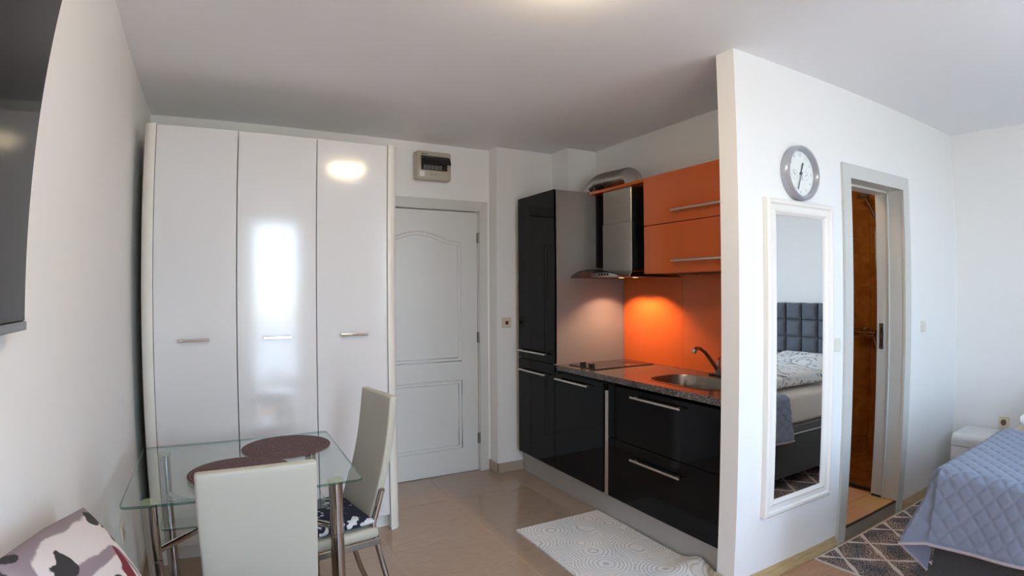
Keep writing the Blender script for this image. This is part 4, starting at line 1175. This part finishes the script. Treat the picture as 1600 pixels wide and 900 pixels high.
na, nb = int((QD - AL) / ST), int((QD - BL) / ST)
bm = bmesh.new(); G = []; AB = []
for i in range(na + 1):
    a = QD + (AL - QD) * i / na; rowv = []
    for j in range(nb + 1):
        b = QD + (BL - QD) * j / nb
        rowv.append(bm.verts.new(quilt_pt(a, b))); AB.append((a, b))
    G.append(rowv)
for i in range(na):
    for j in range(nb):
        bm.faces.new((G[i][j], G[i][j + 1], G[i + 1][j + 1], G[i + 1][j]))
bm.normal_update()
sgn = 1 if G[na // 2 + 20][nb // 2].normal.z > 0 else -1
cell = 0.088
def hq(p, q):
    d = min(abs(p - round(p)), abs(q - round(q))) * cell / 1.4142
    return 0.0048 * (1 - math.exp(-(d / 0.0065) ** 2)) + 0.0012 * abs(math.sin(PI * p)) * abs(math.sin(PI * q))
disp = []
k = 0
for i in range(na + 1):
    for j in range(nb + 1):
        a, b = AB[k]; k += 1
        p, q = (a + b) / cell, (a - b) / cell
        fade = min(1.0, max(0.0, min(QD - a, QD - b) / 0.02))
        if a > 0 and b > 0: fade *= min(1.0, math.hypot(a, b) / 0.12) * 0.6
        nrm = G[i][j].normal * sgn
        disp.append((G[i][j], nrm * (0.0005 + fade * hq(p, q)), nrm))
under = {}
for vv, d, nrm in disp:
    under[vv] = vv.co - nrm * 0.004
    vv.co += d
hem_line = [G[i][0].co.copy() for i in range(na, -1, -1)] + [G[0][j].co.copy() for j in range(1, nb + 1)]
# give it a back so that it is a cloth with thickness
t = thing('quilt', 'dusty blue diamond quilted bedspread over the bed foot', 'bedspread', (3.5, -3.8, 0.705))
UG = [[bm.verts.new(under[G[i][j]]) for j in range(nb + 1)] for i in range(na + 1)]
for i in range(na):
    for j in range(nb):
        bm.faces.new((UG[i][j], UG[i + 1][j], UG[i + 1][j + 1], UG[i][j + 1]))
rim = [(i, 0) for i in range(na)] + [(na, j) for j in range(nb)] + [(na - i, nb) for i in range(na)] + [(0, nb - j) for j in range(nb)]
for k in range(len(rim)):
    (i0, j0), (i1, j1) = rim[k], rim[(k + 1) % len(rim)]
    bm.faces.new((G[i0][j0], UG[i0][j0], UG[i1][j1], G[i1][j1]))
obj('cloth', bm, M_quilt, t, True, 80)
bm = bmesh.new(); add_tube(bm, hem_line[::2], 0.0075, 6); obj('binding', bm, M_qbind, t, True)

# patterned duvet and pillows at the head
bm = bmesh.new(); add_pillow(bm, 0.72, 1.52, 0.13, None, 40, 5.0, 0.02, 0.035, 3)
o = obj('duvet', bm, M_floral, None, True, 80); o.location = (4.30, -3.90, 0.772)
tag(o, 'crumpled white duvet with grey paisley pattern on the bed', 'duvet')
for k, (y, lab) in enumerate(((-3.52, 'white paisley pillow against the headboard nearest the nightstand'), (-4.18, 'white paisley pillow against the headboard farthest from the nightstand'))):
    bm = bmesh.new(); add_pillow(bm, 0.40, 0.64, 0.15, None, 22, 2.8, 0, 0.02, k)
    o = obj('pillow', bm, M_floral, None, True, 80); o.location = (4.865, y, 0.815); o.rotation_euler = (0, math.radians(-14), 0)
    tag(o, lab, 'pillow', 'paisley pillows on the bed')

# nightstand
t = thing('nightstand', 'white nightstand with a rounded top edge beside the bed', 'nightstand', (4.94, -2.68, 0))
NX, NY0, NY1, NT = 4.775, -2.925, -2.44, 0.452
pts = [(XR - 0.026, 0.372), (XR - 0.026, NT)] + [(NX + 0.05 - 0.05 * math.sin(PI / 2 * k / 8), NT - 0.05 + 0.05 * math.cos(PI / 2 * k / 8)) for k in range(9)] + [(NX, 0.372)]
bm = bmesh.new(); add_prism(bm, pts, 'Y', NY0, NY1); obj('top', bm, M_wgloss, t, True, 40)
obj('carcass', B((NX + 0.022, XR - 0.026, NY0 + 0.004, NY1 - 0.004, 0.045, 0.3715)), M_wmatt, t)
for z0, z1 in ((0.048, 0.205), (0.209, 0.366)):
    d = obj('drawer', B((NX + 0.002, NX + 0.021, NY0 + 0.003, NY1 - 0.003, z0, z1), bevel=0.002), M_wgloss, t)
    obj('handle', B((NX - 0.018, NX - 0.012, -2.77, -2.60, z1 - 0.05, z1 - 0.04), (NX - 0.0125, NX + 0.003, -2.765, -2.755, z1 - 0.049, z1 - 0.041), (NX - 0.0125, NX + 0.003, -2.615, -2.605, z1 - 0.049, z1 - 0.041)), M_chrome, d)
for x in (NX + 0.05, XR - 0.06):
    for y in (NY0 + 0.05, NY1 - 0.05):
        bm = bmesh.new(); add_tube(bm, [(x, y, 0.009 if x < 4.93 and y < -2.36 else 0.0005), (x, y, 0.0445)], 0.016, 10); obj('leg', bm, M_wmatt, t, True)
